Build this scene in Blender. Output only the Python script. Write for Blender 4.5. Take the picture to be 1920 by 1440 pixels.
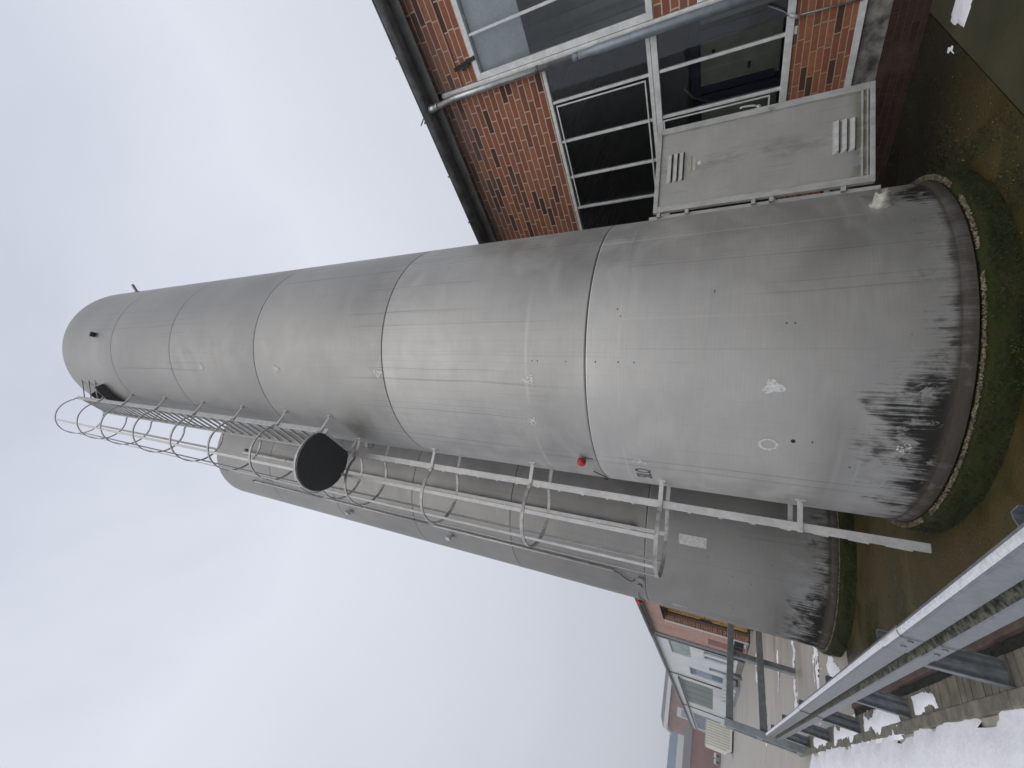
import bpy, bmesh, math, random
from mathutils import Vector, Matrix, noise
C = bpy.context.scene
for o in list(bpy.data.objects): bpy.data.objects.remove(o)
R = math.radians; PI = math.pi
random.seed(7)

# ------------------------------------------------------------------ camera (phone turned on its side: up is to the left)
H = 1.6
YAW, PIT, ROL = R(39.26166), R(27.678214), R(2.51866)
fw = Vector((math.sin(YAW)*math.cos(PIT), math.cos(YAW)*math.cos(PIT), math.sin(PIT)))
r0 = Vector((math.cos(YAW), -math.sin(YAW), 0)); u0 = r0.cross(fw)
rr = r0*math.cos(ROL) + u0*math.sin(ROL); uu = -r0*math.sin(ROL) + u0*math.cos(ROL)
cam = bpy.data.objects.new('camera', bpy.data.cameras.new('camera'))
C.collection.objects.link(cam); C.camera = cam
bx_, by_, bz_ = -uu, rr, -fw
cam.matrix_world = Matrix(((bx_.x, by_.x, bz_.x, 0), (bx_.y, by_.y, bz_.y, 0), (bx_.z, by_.z, bz_.z, H), (0, 0, 0, 1)))
cam.data.sensor_fit = 'HORIZONTAL'; cam.data.sensor_width = 36
cam.data.lens = 777.53*36/1920; cam.data.clip_start = .02; cam.data.clip_end = 3000

# ------------------------------------------------------------------ world, sun, exposure
SUN_AZ, SUN_EL = R(-130), R(42)      # azimuth clockwise from +Y
w = bpy.data.worlds.new('World'); C.world = w; w.use_nodes = True
nt = w.node_tree; N = nt.nodes; L = nt.links; N.clear()
out = N.new('ShaderNodeOutputWorld'); bg = N.new('ShaderNodeBackground')
sky = N.new('ShaderNodeTexSky'); sky.sky_type = 'NISHITA'; sky.sun_disc = False
sky.sun_elevation = SUN_EL; sky.sun_rotation = SUN_AZ; sky.dust_density = 3
tc = N.new('ShaderNodeTexCoord'); sp = N.new('ShaderNodeSeparateXYZ'); L.new(tc.outputs['Generated'], sp.inputs[0])
nz = N.new('ShaderNodeTexNoise'); nz.inputs['Scale'].default_value = 1.6; nz.inputs['Detail'].default_value = 5; nz.inputs['Distortion'].default_value = .6
L.new(tc.outputs['Generated'], nz.inputs['Vector'])
mr = N.new('ShaderNodeMapRange'); mr.inputs['From Min'].default_value = -.05; mr.inputs['From Max'].default_value = 1
L.new(sp.outputs['Z'], mr.inputs['Value'])
ad = N.new('ShaderNodeMath'); ad.operation = 'MULTIPLY_ADD'; ad.inputs[1].default_value = .30; L.new(nz.outputs['Fac'], ad.inputs[0]); mu = N.new('ShaderNodeMath'); mu.operation = 'MULTIPLY'; mu.inputs[1].default_value = .8; L.new(mr.outputs[0], mu.inputs[0]); L.new(mu.outputs[0], ad.inputs[2])
rp = N.new('ShaderNodeValToRGB'); L.new(ad.outputs[0], rp.inputs[0])
e = rp.color_ramp.elements
e[0].position = .12; e[0].color = (5.45, 5.6, 6.1, 1)
e[1].position = 1.0; e[1].color = (5.4, 5.75, 6.85, 1)
m_ = e.new(.42); m_.color = (6.1, 6.35, 7.05, 1)
m_ = e.new(.78); m_.color = (7.75, 8.05, 8.95, 1)
mx = N.new('ShaderNodeMix'); mx.data_type = 'RGBA'; mx.inputs[0].default_value = .94
L.new(sky.outputs[0], mx.inputs[6]); L.new(rp.outputs[0], mx.inputs[7])
L.new(mx.outputs[2], bg.inputs['Color']); bg.inputs['Strength'].default_value = .10
L.new(bg.outputs[0], out.inputs[0])
sl = bpy.data.lights.new('sun', 'SUN'); sl.energy = .85; sl.angle = R(60); sl.color = (1, .965, .92)
so = bpy.data.objects.new('sun', sl); C.collection.objects.link(so)
sd = Vector((math.sin(SUN_AZ)*math.cos(SUN_EL), math.cos(SUN_AZ)*math.cos(SUN_EL), math.sin(SUN_EL)))
so.rotation_euler = sd.to_track_quat('Z', 'Y').to_euler()
C.view_settings.view_transform = 'Standard'; C.view_settings.look = 'None'
C.view_settings.exposure = 0.05; C.view_settings.gamma = 1
C.cycles.max_bounces = 8; C.cycles.transparent_max_bounces = 12

# ------------------------------------------------------------------ node helpers
class NT:
    def __init__(s, name):
        s.m = bpy.data.materials.new(name); s.m.use_nodes = True; s.t = s.m.node_tree; s.t.nodes.clear()
        s.o = s.n('ShaderNodeOutputMaterial'); s.p = s.n('ShaderNodeBsdfPrincipled'); s.l(s.p.outputs[0], s.o.inputs[0])
    def n(s, k): return s.t.nodes.new(k)
    def l(s, a, b): s.t.links.new(a, b)
    def put(s, i, v):
        if isinstance(v, (int, float)): i.default_value = v
        elif isinstance(v, tuple): i.default_value = (*v, 1) if len(v) == 3 and i.type == 'RGBA' else v
        else: s.l(v, i)
    def m2(s, op, a, b=0, c=0, clamp=False):
        x = s.n('ShaderNodeMath'); x.operation = op; x.use_clamp = clamp
        s.put(x.inputs[0], a); s.put(x.inputs[1], b); s.put(x.inputs[2], c); return x.outputs[0]
    def pos(s): return s.n('ShaderNodeNewGeometry').outputs['Position']
    def uv(s): return s.n('ShaderNodeTexCoord').outputs['UV']
    def obj(s): return s.n('ShaderNodeTexCoord').outputs['Object']
    def sep(s, v): x = s.n('ShaderNodeSeparateXYZ'); s.l(v, x.inputs[0]); return x.outputs
    def vmul(s, v, k):
        x = s.n('ShaderNodeVectorMath'); x.operation = 'MULTIPLY'; s.l(v, x.inputs[0]); x.inputs[1].default_value = k; return x.outputs[0]
    def noise(s, v, sc=1, det=4, rough=.55, k=(1, 1, 1), dist=0):
        x = s.n('ShaderNodeTexNoise'); s.l(s.vmul(v, k) if k != (1, 1, 1) else v, x.inputs['Vector'])
        x.inputs['Scale'].default_value = sc; x.inputs['Detail'].default_value = det; x.inputs['Roughness'].default_value = rough
        x.inputs['Distortion'].default_value = dist; return x.outputs['Fac']
    def step(s, v, a, b, lo=0., hi=1.):
        x = s.n('ShaderNodeMapRange'); x.interpolation_type = 'SMOOTHSTEP'; s.put(x.inputs['Value'], v)
        s.put(x.inputs['From Min'], a); s.put(x.inputs['From Max'], b); x.inputs['To Min'].default_value = lo; x.inputs['To Max'].default_value = hi; return x.outputs[0]
    def mix(s, f, a, b, mode='MIX'):
        x = s.n('ShaderNodeMix'); x.data_type = 'RGBA'; x.blend_type = mode; s.put(x.inputs[0], f); s.put(x.inputs[6], a); s.put(x.inputs[7], b); return x.outputs[2]
    def ramp(s, f, stops):
        x = s.n('ShaderNodeValToRGB'); s.l(f, x.inputs[0]); e = x.color_ramp.elements
        while len(e) < len(stops): e.new(.5)
        for el, (p, c) in zip(e, stops): el.position = p; el.color = (*c, 1)
        return x.outputs[0]
    def bump(s, h, st=.3, d=.01):
        x = s.n('ShaderNodeBump'); x.inputs['Strength'].default_value = st; x.inputs['Distance'].default_value = d; s.l(h, x.inputs['Height']); s.l(x.outputs[0], s.p.inputs['Normal'])
    def set(s, col=None, rough=None, metal=None, spec=None):
        if col is not None: s.put(s.p.inputs['Base Color'], col)
        if rough is not None: s.put(s.p.inputs['Roughness'], rough)
        if metal is not None: s.put(s.p.inputs['Metallic'], metal)
        if spec is not None: s.put(s.p.inputs['Specular IOR Level'], spec)
        return s.m

def simple(name, col, rough=.5, metal=0., var=.25, sc=6., det=5, dark=None, k=(1, 1, 1), bump=0.):
    t = NT(name); p = t.obj(); f = t.noise(p, sc, det, .6, k)
    d = dark or tuple(c*(1-var*1.6) for c in col)
    c = t.mix(t.step(f, .3, .7), d, tuple(min(1, c*(1+var*.35)) for c in col))
    g = t.noise(p, sc*9, 3, .6)
    c = t.mix(.25, c, t.ramp(g, [(.3, (.45, .45, .45)), (.7, (1, 1, 1))]), 'MULTIPLY')
    if bump: t.bump(g, bump, .004)
    return t.set(c, t.step(f, .2, .8, rough*.85, min(1, rough*1.2)), metal)

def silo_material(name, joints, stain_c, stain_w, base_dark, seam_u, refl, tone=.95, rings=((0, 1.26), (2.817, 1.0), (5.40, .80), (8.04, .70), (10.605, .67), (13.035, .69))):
    t = NT(name); uv = t.uv(); u, v, _ = t.sep(uv)
    comb = t.n('ShaderNodeCombineXYZ'); t.l(u, comb.inputs[0]); t.l(v, comb.inputs[1]); P = comb.outputs[0]
    big = t.noise(P, .55, 4, .5, (1, .8, 1)); mid = t.noise(P, 1., 5, .6, (2.2, 3, 1), .6)
    brush = t.noise(P, 1., 4, .7, (3, 130, 1)); vert = t.noise(P, 1., 5, .65, (26, .8, 1)); fine = t.noise(P, 1., 3, .6, (120, 9, 1))
    c = t.mix(t.step(big, .28, .72), (.33, .33, .328), (.45, .448, .438))
    c = t.mix(t.step(mid, .35, .75, 0, .5), c, (.52, .515, .50))
    c = t.mix(t.step(brush, .3, .7, 0, .3), c, (.30, .296, .288))
    c = t.mix(t.step(vert, .55, .80, 0, .45), c, (.27, .27, .26))
    c = t.mix(t.step(fine, .60, .75, 0, .22), c, (.68, .68, .66))
    # individual thin rain lines, starting below the seams
    wob = t.m2('MULTIPLY_ADD', t.noise(P, 1, 2, .5, (.5, .35, 1)), .16, u)
    for per, ph, wd, st in ((.53, .11, .009, .4), (.31, .2, .008, .3), (.83, .37, .010, .35), (.117, .3, .018, .25)):
        fr = t.m2('FRACT', t.m2('DIVIDE', t.m2('ADD', wob, ph), per)); ln = t.m2('LESS_THAN', t.m2('ABSOLUTE', t.m2('SUBTRACT', fr, .5)), wd)
        gate = t.step(t.noise(P, 1, 2, .5, (1.7, .33, 1)), .48, .6, 0, st)
        c = t.mix(t.m2('MULTIPLY', ln, gate), c, (.17, .17, .165))
    # faint weld lines and plate edges round the shell
    for z0, wd, st in joints:
        b = t.step(t.m2('ABSOLUTE', t.m2('SUBTRACT', v, z0)), wd, 0, 0, st)
        b = t.m2('MULTIPLY', b, t.step(t.noise(P, 1, 3, .6, (1.1, .2, 1)), .42, .72, 0, .6))
        c = t.mix(b, c, (.78, .77, .74))
    for u1, za, zb, wd, st, col in seam_u:
        b = t.m2('MULTIPLY', t.m2('LESS_THAN', t.m2('ABSOLUTE', t.m2('SUBTRACT', u, u1)), wd), t.m2('MULTIPLY', t.m2('GREATER_THAN', v, za), t.m2('LESS_THAN', v, zb)))
        c = t.mix(t.m2('MULTIPLY', b, st), c, col)
    c = t.mix(1.0, c, (tone, tone*.985, tone*.955), 'MULTIPLY')
    # tone per ring; near shell's steps paint weaker reflection towards the top into colour
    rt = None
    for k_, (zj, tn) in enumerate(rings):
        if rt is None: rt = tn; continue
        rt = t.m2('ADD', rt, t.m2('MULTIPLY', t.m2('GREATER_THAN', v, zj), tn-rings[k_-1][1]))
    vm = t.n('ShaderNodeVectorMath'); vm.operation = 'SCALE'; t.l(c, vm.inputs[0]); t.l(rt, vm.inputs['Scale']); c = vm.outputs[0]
    # pale lime wash low on the shell
    wash = t.m2('MULTIPLY', t.step(v, .95, .45), t.step(t.noise(P, 1, 5, .6, (5, 2.2, 1), .5), .38, .62))
    c = t.mix(t.m2('MULTIPLY', wash, .45), c, (.47, .49, .50))
    spots = t.m2('MULTIPLY', t.step(v, .8, .4), t.step(t.noise(P, 1, 4, .6, (14, 14, 1)), .66, .74))
    c = t.mix(t.m2('MULTIPLY', spots, .6), c, (.07, .075, .075))
    # black algae stains rising from the foot in fingers
    fing = t.noise(P, 1, 6, .75, (13, 1.1, 1)); blot = t.noise(P, 1, 4, .6, (2.2, 2.2, 1), .4)
    g = t.m2('POWER', 2.718, t.m2('MULTIPLY', -1, t.m2('POWER', t.m2('DIVIDE', t.m2('SUBTRACT', u, stain_c), stain_w), 2)))
    g2 = t.m2('POWER', 2.718, t.m2('MULTIPLY', -1, t.m2('POWER', t.m2('DIVIDE', t.m2('SUBTRACT', u, ua(-76)), .20), 2)))
    top = t.m2('ADD', t.m2('MULTIPLY_ADD', t.m2('MAXIMUM', g, g2), .27, .23+base_dark), t.m2('MULTIPLY', t.m2('SUBTRACT', fing, .5), .36))
    top = t.m2('ADD', top, t.m2('MULTIPLY', t.m2('SUBTRACT', blot, .5), .75))
    den = t.m2('DIVIDE', t.m2('SUBTRACT', top, v), .30)
    stk = t.noise(P, 1, 5, .7, (46, 1.6, 1)); pat = t.noise(P, 1, 5, .65, (7, 5, 1), .5)
    st = t.step(t.m2('ADD', den, t.m2('ADD', t.m2('MULTIPLY', t.m2('SUBTRACT', stk, .5), 2.6), t.m2('MULTIPLY', t.m2('SUBTRACT', pat, .5), 2.0))), -.50, .45, 0, 1)
    hole = t.step(t.noise(P, 1, 5, .7, (9, 5, 1), .6), .56, .66)
    st = t.m2('MULTIPLY', st, t.m2('SUBTRACT', 1, t.m2('MULTIPLY', hole, .75)))
    c = t.mix(t.m2('MULTIPLY', st, .97), c, (.018, .0175, .016))
    ft = t.step(v, .33, .27); c = t.mix(t.m2('MULTIPLY', ft, .95), c, t.mix(t.noise(P, 1, 5, .7, (6, 30, 1)), (.03, .027, .022), (.10, .09, .075)))
    rg = t.m2('ADD', t.step(mid, .3, .7, .46, .58), t.m2('MULTIPLY', st, .3))
    hgt = t.m2('ADD', t.m2('MULTIPLY', brush, .025), t.m2('ADD', t.noise(P, 1, 2, .5, (.9, .7, 1)), t.m2('MULTIPLY', t.noise(P, 1, 2, .5, (3.1, 2.3, 1)), .22)))
    t.bump(hgt, .25, .07)
    tg = t.n('ShaderNodeTangent'); tg.direction_type = 'RADIAL'; tg.axis = 'Z'; t.l(tg.outputs[0], t.p.inputs['Tangent']); t.p.inputs['Anisotropic'].default_value = .65
    return t.set(c, rg, t.m2('MULTIPLY', t.m2('SUBTRACT', 1, t.m2('MAXIMUM', st, ft)), refl), t.m2('MULTIPLY_ADD', st, -.32, .35))

R1 = 1.545
SA = (3.6864, 3.8234); SB = (3.5599, 8.3074)
def ua(deg): return R(deg % 360)*R1
M = {}
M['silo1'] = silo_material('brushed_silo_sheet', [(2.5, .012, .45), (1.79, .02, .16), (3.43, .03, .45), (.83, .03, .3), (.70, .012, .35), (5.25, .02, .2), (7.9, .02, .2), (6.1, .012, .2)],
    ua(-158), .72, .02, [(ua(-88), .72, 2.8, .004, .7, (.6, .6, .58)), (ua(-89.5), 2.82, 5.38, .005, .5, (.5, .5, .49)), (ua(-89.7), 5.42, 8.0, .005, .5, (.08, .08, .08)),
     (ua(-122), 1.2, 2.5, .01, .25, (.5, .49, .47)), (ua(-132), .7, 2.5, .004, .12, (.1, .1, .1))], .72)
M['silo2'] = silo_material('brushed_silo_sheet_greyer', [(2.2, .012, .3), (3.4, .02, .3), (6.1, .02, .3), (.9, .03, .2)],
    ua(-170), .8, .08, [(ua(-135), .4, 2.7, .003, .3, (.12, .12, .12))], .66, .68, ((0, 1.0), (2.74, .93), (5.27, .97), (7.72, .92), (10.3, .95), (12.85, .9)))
M['seam'] = simple('dark_seam_sealant', (.035, .034, .033), .8)
M['alu'] = simple('ladder_aluminium', (.58, .575, .56), .5, .25, .12, 8)
M['alud'] = simple('aged_hoop_bar', (.44, .435, .42), .4, .5, .25, 12)
M['hoopw'] = simple('pale_hoop_bar', (.58, .575, .56), .5, .25, .12, 8)
M['frost'] = simple('frozen_snow_crust', (.82, .83, .86), .7, 0, .15, 60, bump=.8)
M['galv'] = simple('galvanised_steel', (.25, .262, .275), .45, .45, .16, 22, k=(1, 1, 1))
M['galvpost'] = simple('galvanised_post', (.25, .275, .29), .5, .5, .2, 14)
M['zinc'] = simple('weathered_zinc', (.16, .165, .17), .45, .6, .3, 5)
M['zincp'] = simple('zinc_downpipe', (.62, .64, .64), .33, .8, .15, 7)
M['pipeg'] = simple('grey_painted_pipe', (.27, .31, .35), .42, .3, .15, 7)
M['fascia'] = simple('grey_fascia_board', (.19, .20, .19), .6, 0, .2, 5)
M['frame'] = simple('white_window_metal', (.84, .86, .84), .45, .1, .12, 9)
M['door'] = None
M['dark'] = simple('black_rubber', (.012, .012, .012), .7)
M['gap'] = simple('dark_interior_sheet', (.03, .03, .03), .8)
M['red'] = simple('red_lamp_plastic', (.42, .012, .022), .3, 0, .1)
M['lamp_base'] = simple('grey_lamp_base', (.3, .3, .3), .5)
M['flake'] = simple('torn_white_sticker_residue', (.72, .72, .70), .6, 0, .15, 40)
M['plate'] = simple('mottled_plate', (.60, .60, .58), .6, .1, .2, 30)
M['ink'] = simple('black_lettering', (.03, .03, .032), .6)
M['clamp'] = simple('stained_plastic_stub', (.50, .48, .42), .5, 0, .25, 25)
M['pebble'] = simple('rim_aggregate', (.26, .22, .145), .8, 0, .5, 30)
M['steel'] = simple('dark_grey_painted_steel', (.29, .325, .34), .5, .1, .15, 6)
M['inner'] = simple('interior_wall_sheet', (.15, .14, .115), .8, 0, .2, 2)
M['ribbed'] = simple('ribbed_partition_sheet', (.42, .40, .33), .6, .1, .1, 2)
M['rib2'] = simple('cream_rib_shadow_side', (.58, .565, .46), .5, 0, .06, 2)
M['blue'] = simple('blue_machine_frame', (.02, .035, .08), .5)
M['cream'] = simple('cream_machine_panel', (.42, .40, .32), .5, 0, .1)
M['curtain'] = simple('pale_blind', (.9, .9, .92), .8, 0, .08, 3)
M['white'] = simple('white_label', (.75, .75, .75), .5, 0, .05)
M['yellow'] = simple('yellow_door_frame', (.62, .42, .08), .5)
M['wpanel'] = simple('white_cladding', (.74, .78, .79), .5, 0, .07, .8)
M['green'] = simple('pale_green_glazing', (.27, .36, .33), .25, 0, .12, 1.5)
M['bluedoor'] = simple('blue_grey_door', (.12, .19, .27), .4, 0, .15, 1.5)
M['greygreen'] = simple('grey_green_door', (.20, .245, .225), .5, 0, .1, .8)
M['contain'] = simple('cream_ribbed_sheet', (.86, .86, .78), .5, 0, .05, 2)
M['roofgrey'] = simple('grey_roof_sheet', (.22, .22, .225), .6, 0, .1, .5)
M['bluepanel'] = simple('blue_grey_glazing', (.27, .35, .45), .35, 0, .1, .3)
M['whitewall'] = simple('white_wall', (.66, .69, .69), .6, 0, .05, .4)
M['bgbrick'] = simple('far_red_brick', (.27, .135, .115), .85, 0, .18, .6)
M['bgbrick2'] = simple('far_orange_brick', (.33, .19, .14), .85, 0, .18, .6)
M['moss'] = simple('moss_blades', (.034, .048, .008), .85, 0, .5, 9)
M['plat'] = simple('dark_platform_plate', (.04, .041, .043), .6, .2, .2, 20)
M['lip'] = simple('kerb_red_stone', (.125, .085, .07), .85, 0, .3, 9, bump=.5)

def glass():
    t = NT('window_glass'); t.t.nodes.remove(t.p)
    fr = t.n('ShaderNodeFresnel'); fr.inputs['IOR'].default_value = 1.5
    tr = t.n('ShaderNodeBsdfTransparent'); tr.inputs['Color'].default_value = (.88, .91, .91, 1)
    gl = t.n('ShaderNodeBsdfGlossy'); gl.inputs['Roughness'].default_value = .03; gl.inputs['Color'].default_value = (.9, .92, .95, 1)
    nb = t.n('ShaderNodeBump'); nb.inputs['Strength'].default_value = .05; nb.inputs['Distance'].default_value = .05; t.l(t.noise(t.pos(), 1.3, 1), nb.inputs['Height']); t.l(nb.outputs[0], gl.inputs['Normal'])
    ms = t.n('ShaderNodeMixShader'); t.l(t.m2('MULTIPLY', fr.outputs[0], 1.0), ms.inputs[0]); t.l(tr.outputs[0], ms.inputs[1]); t.l(gl.outputs[0], ms.inputs[2]); t.l(ms.outputs[0], t.o.inputs[0])
    return t.m
M['glass'] = glass()

def brick(name, bw, bh, mort, cols, mcol, ms=.012):
    t = NT(name); x, y, z = t.sep(t.pos()); cb = t.n('ShaderNodeCombineXYZ')
    t.l(t.m2('ADD', y, t.m2('MULTIPLY', x, 1.0)), cb.inputs[0]); t.l(z, cb.inputs[1])
    wv = t.n('ShaderNodeVectorMath'); wv.operation = 'ADD'; t.l(cb.outputs[0], wv.inputs[0])
    nn = t.n('ShaderNodeTexNoise'); nn.inputs['Scale'].default_value = 9; t.l(cb.outputs[0], nn.inputs['Vector'])
    sc = t.n('ShaderNodeVectorMath'); sc.operation = 'SCALE'; sc.inputs['Scale'].default_value = .008; t.l(nn.outputs['Color'], sc.inputs[0]); t.l(sc.outputs[0], wv.inputs[1])
    b = t.n('ShaderNodeTexBrick'); t.l(wv.outputs[0], b.inputs['Vector']); b.offset = .46; b.offset_frequency = 2; b.squash = .93; b.squash_frequency = 3
    for k, v in (('Color1', (0, 0, 0, 1)), ('Color2', (1, 1, 1, 1)), ('Mortar', (0, 0, 0, 1))): b.inputs[k].default_value = v
    for k, v in (('Scale', 1), ('Mortar Size', ms), ('Mortar Smooth', .2), ('Brick Width', bw), ('Row Height', bh), ('Bias', 0)): b.inputs[k].default_value = v
    c = t.ramp(b.outputs['Color'], cols)
    f = t.noise(t.pos(), 28, 4, .6); c = t.mix(t.step(f, .3, .7, 0, .35), c, (.12, .055, .035), 'MIX')
    soot = t.step(t.noise(t.pos(), 1.1, 4, .6, (1, 1, .7)), .52, .72, 0, .45); c = t.mix(soot, c, (.16, .12, .10))
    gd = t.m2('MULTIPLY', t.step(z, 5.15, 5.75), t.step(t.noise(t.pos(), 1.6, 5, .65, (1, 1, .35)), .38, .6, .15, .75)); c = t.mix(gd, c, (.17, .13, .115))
    mc = t.mix(t.noise(t.pos(), 12, 3), mcol, tuple(q*.7 for q in mcol))
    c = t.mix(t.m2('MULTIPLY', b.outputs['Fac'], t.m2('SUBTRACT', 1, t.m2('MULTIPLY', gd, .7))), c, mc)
    t.bump(t.m2('SUBTRACT', t.m2('MULTIPLY', f, .25), b.outputs['Fac']), .7, .008)
    return t.set(c, .85, 0, .3)
BR = [(0, (.085, .040, .032)), (.13, (.095, .045, .035)), (.19, (.32, .115, .062)), (.40, (.38, .155, .082)), (.6, (.29, .098, .056)), (.78, (.42, .175, .085)), (.88, (.20, .078, .052)), (1, (.34, .125, .068))]
M['brick'] = brick('red_brick', .340, .0955, .011, BR, (.66, .53, .43), .0085)
M['brick_base'] = brick('red_brick_dirty_shaded_foot', .245, .0675, .011, [(0, (.015, .010, .008)), (.3, (.05, .023, .018)), (.6, (.03, .015, .012)), (.8, (.06, .03, .022)), (1, (.025, .014, .012))], (.08, .065, .05), .0055)  # dirt and shade at the wall foot both mixed into the brick colours
M['brick_low'] = brick('red_brick_low', .245, .0675, .011, BR, (.50, .40, .27), .0055)
M['brick_far'] = brick('far_wall_brick', .285, .0715, .011, [(0, (.40, .21, .17)), (.3, (.50, .28, .235)), (.7, (.55, .32, .27)), (1, (.44, .24, .20))], (.62, .54, .48), .007)
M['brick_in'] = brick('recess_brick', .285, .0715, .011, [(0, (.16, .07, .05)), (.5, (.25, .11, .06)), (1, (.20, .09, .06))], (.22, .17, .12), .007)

def concrete():
    t = NT('mossy_wet_concrete'); p = t.pos(); x, y, z = t.sep(p)
    a = t.noise(p, .9, 6, .62); b = t.noise(p, 4.5, 6, .65); d = t.noise(p, 40, 4, .6); s_ = t.noise(p, 1.0, 5, .6, (.5, 2.2, 1), .5)
    c = t.ramp(a, [(.30, (.018, .018, .004)), (.45, (.046, .036, .007)), (.58, (.080, .055, .015)), (.75, (.050, .048, .010))])
    c = t.mix(t.step(b, .42, .68, 0, .6), c, (.045, .050, .020))
    c = t.mix(t.step(s_, .55, .75, 0, .6), c, (.15, .12, .04))
    c = t.mix(t.step(d, .45, .7, 0, .45), c, (.05, .042, .028))
    # slab turns near-black green towards the wall, with a noisy edge
    al = t.step(t.m2('ADD', x, t.m2('MULTIPLY', t.m2('SUBTRACT', a, .5), 2.2)), 4.3, 5.6, 0, .88); c = t.mix(al, c, (.010, .010, .003))
    sp_ = t.step(t.noise(p, 60, 2, .5), .74, .78, 0, .5); c = t.mix(sp_, c, (.35, .32, .24))
    t.bump(t.m2('ADD', d, t.m2('MULTIPLY', b, 2)), .5, .012)
    return t.set(c, t.step(a, .35, .65, .22, .7), 0, .28)
M['slab'] = concrete()
def concrete2():
    t = NT('grey_green_slab'); p = t.pos(); a = t.noise(p, 1.3, 6, .6); d = t.noise(p, 30, 4, .6)
    c = t.ramp(a, [(.3, (.028, .028, .010)), (.5, (.050, .048, .022)), (.7, (.078, .070, .036))]); c = t.mix(t.step(d, .4, .7, 0, .4), c, (.05, .05, .03))
    t.bump(d, .4, .01); return t.set(c, .7, 0, .3)
M['slab2'] = concrete2()
def yard():
    t = NT('wet_yard_asphalt'); p = t.pos(); a = t.noise(p, .35, 5, .6, (.5, 2.0, 1)); b = t.noise(p, 1., 5, .6, (.8, 5, 1)); d = t.noise(p, 25, 4, .6)
    c = t.ramp(a, [(.3, (.24, .215, .16)), (.48, (.37, .34, .285)), (.7, (.48, .45, .41))]); c = t.mix(t.step(b, .45, .7, 0, .5), c, (.27, .25, .18)); c = t.mix(t.step(d, .4, .7, 0, .3), c, (.22, .20, .16))
    t.bump(d, .4, .01); return t.set(c, t.step(a, .3, .7, .3, .6), 0, .4)
M['yard'] = yard()
def snowm():
    t = NT('fresh_snow'); p = t.pos(); f = t.noise(p, 18, 6, .65)
    c = t.mix(t.step(f, .35, .7), (.90, .90, .93), (.95, .95, .97)); c = t.mix(t.step(t.noise(p, 33, 3, .5), .74, .80, 0, .25), c, (.55, .53, .5))
    t.bump(t.noise(p, 9, 4, .55), .6, .02); t.p.inputs['Subsurface Weight'].default_value = .1
    return t.set(c, .7, 0, .25)
M['snow'] = snowm()
M['paver'] = simple('brown_grey_paver', (.20, .18, .135), .8, 0, .3, 5, bump=.5)
M['kerbstone'] = simple('kerb_concrete', (.22, .205, .16), .85, 0, .3, 7, bump=.5)
M['soil'] = simple('black_wet_joint', (.02, .02, .014), .9, 0, .3, 9)
M['render'] = simple('stained_concrete_base', (.30, .29, .26), .85, 0, .5, 7, bump=.6)
def plinthm():
    t = NT('mossy_plinth'); p = t.pos(); a = t.noise(p, 5, 6, .7, (1, 1, 3)); b = t.noise(p, 25, 4, .6)
    c = t.ramp(a, [(.3, (.010, .011, .004)), (.46, (.030, .040, .008)), (.56, (.034, .030, .011)), (.68, (.034, .050, .010)), (.8, (.07, .06, .028))]); c = t.mix(t.step(b, .4, .7, 0, .5), c, (.02, .026, .008))
    t.bump(b, 1., .02); return t.set(c, .9, 0, .2)
M['plinth'] = plinthm()
def doorm():
    t = NT('stained_steel_door_sheet'); p = t.uv(); u, v, _ = t.sep(p); a = t.noise(p, 2.2, 5, .6); br = t.noise(p, 1, 4, .6, (40, 2, 1)); ho = t.noise(p, 1, 4, .6, (2, 70, 1))
    c = t.mix(t.step(a, .3, .7), (.37, .365, .345), (.455, .445, .42)); c = t.mix(t.step(br, .55, .8, 0, .45), c, (.19, .185, .16)); c = t.mix(t.step(ho, .4, .7, 0, .12), c, (.26, .26, .25))
    wv = t.m2('ADD', u, t.m2('MULTIPLY', t.m2('SUBTRACT', t.noise(p, 1.6, 4, .6), .5), .25)); band = t.m2('MULTIPLY', t.step(t.m2('ABSOLUTE', t.m2('SUBTRACT', wv, .50)), .16, 0, 0, .32), t.step(t.noise(p, 1, 5, .7, (12, 4, 1)), .4, .6))
    c = t.mix(band, c, (.12, .115, .09)); gr = t.m2('MULTIPLY', t.step(v, .22, .06), t.step(t.noise(p, 7, 4, .6), .35, .55, .2, .8)); c = t.mix(gr, c, (.11, .115, .055))
    return t.set(c, .5, .45)
M['door'] = doorm()
M['doorf'] = simple('weathered_door_frame', (.50, .50, .475), .5, .25, .15, 12, k=(1, 1, .4))
M['valley'] = simple('mossy_rail_valley', (.15, .15, .115), .8, .1, .6, 30)

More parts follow.
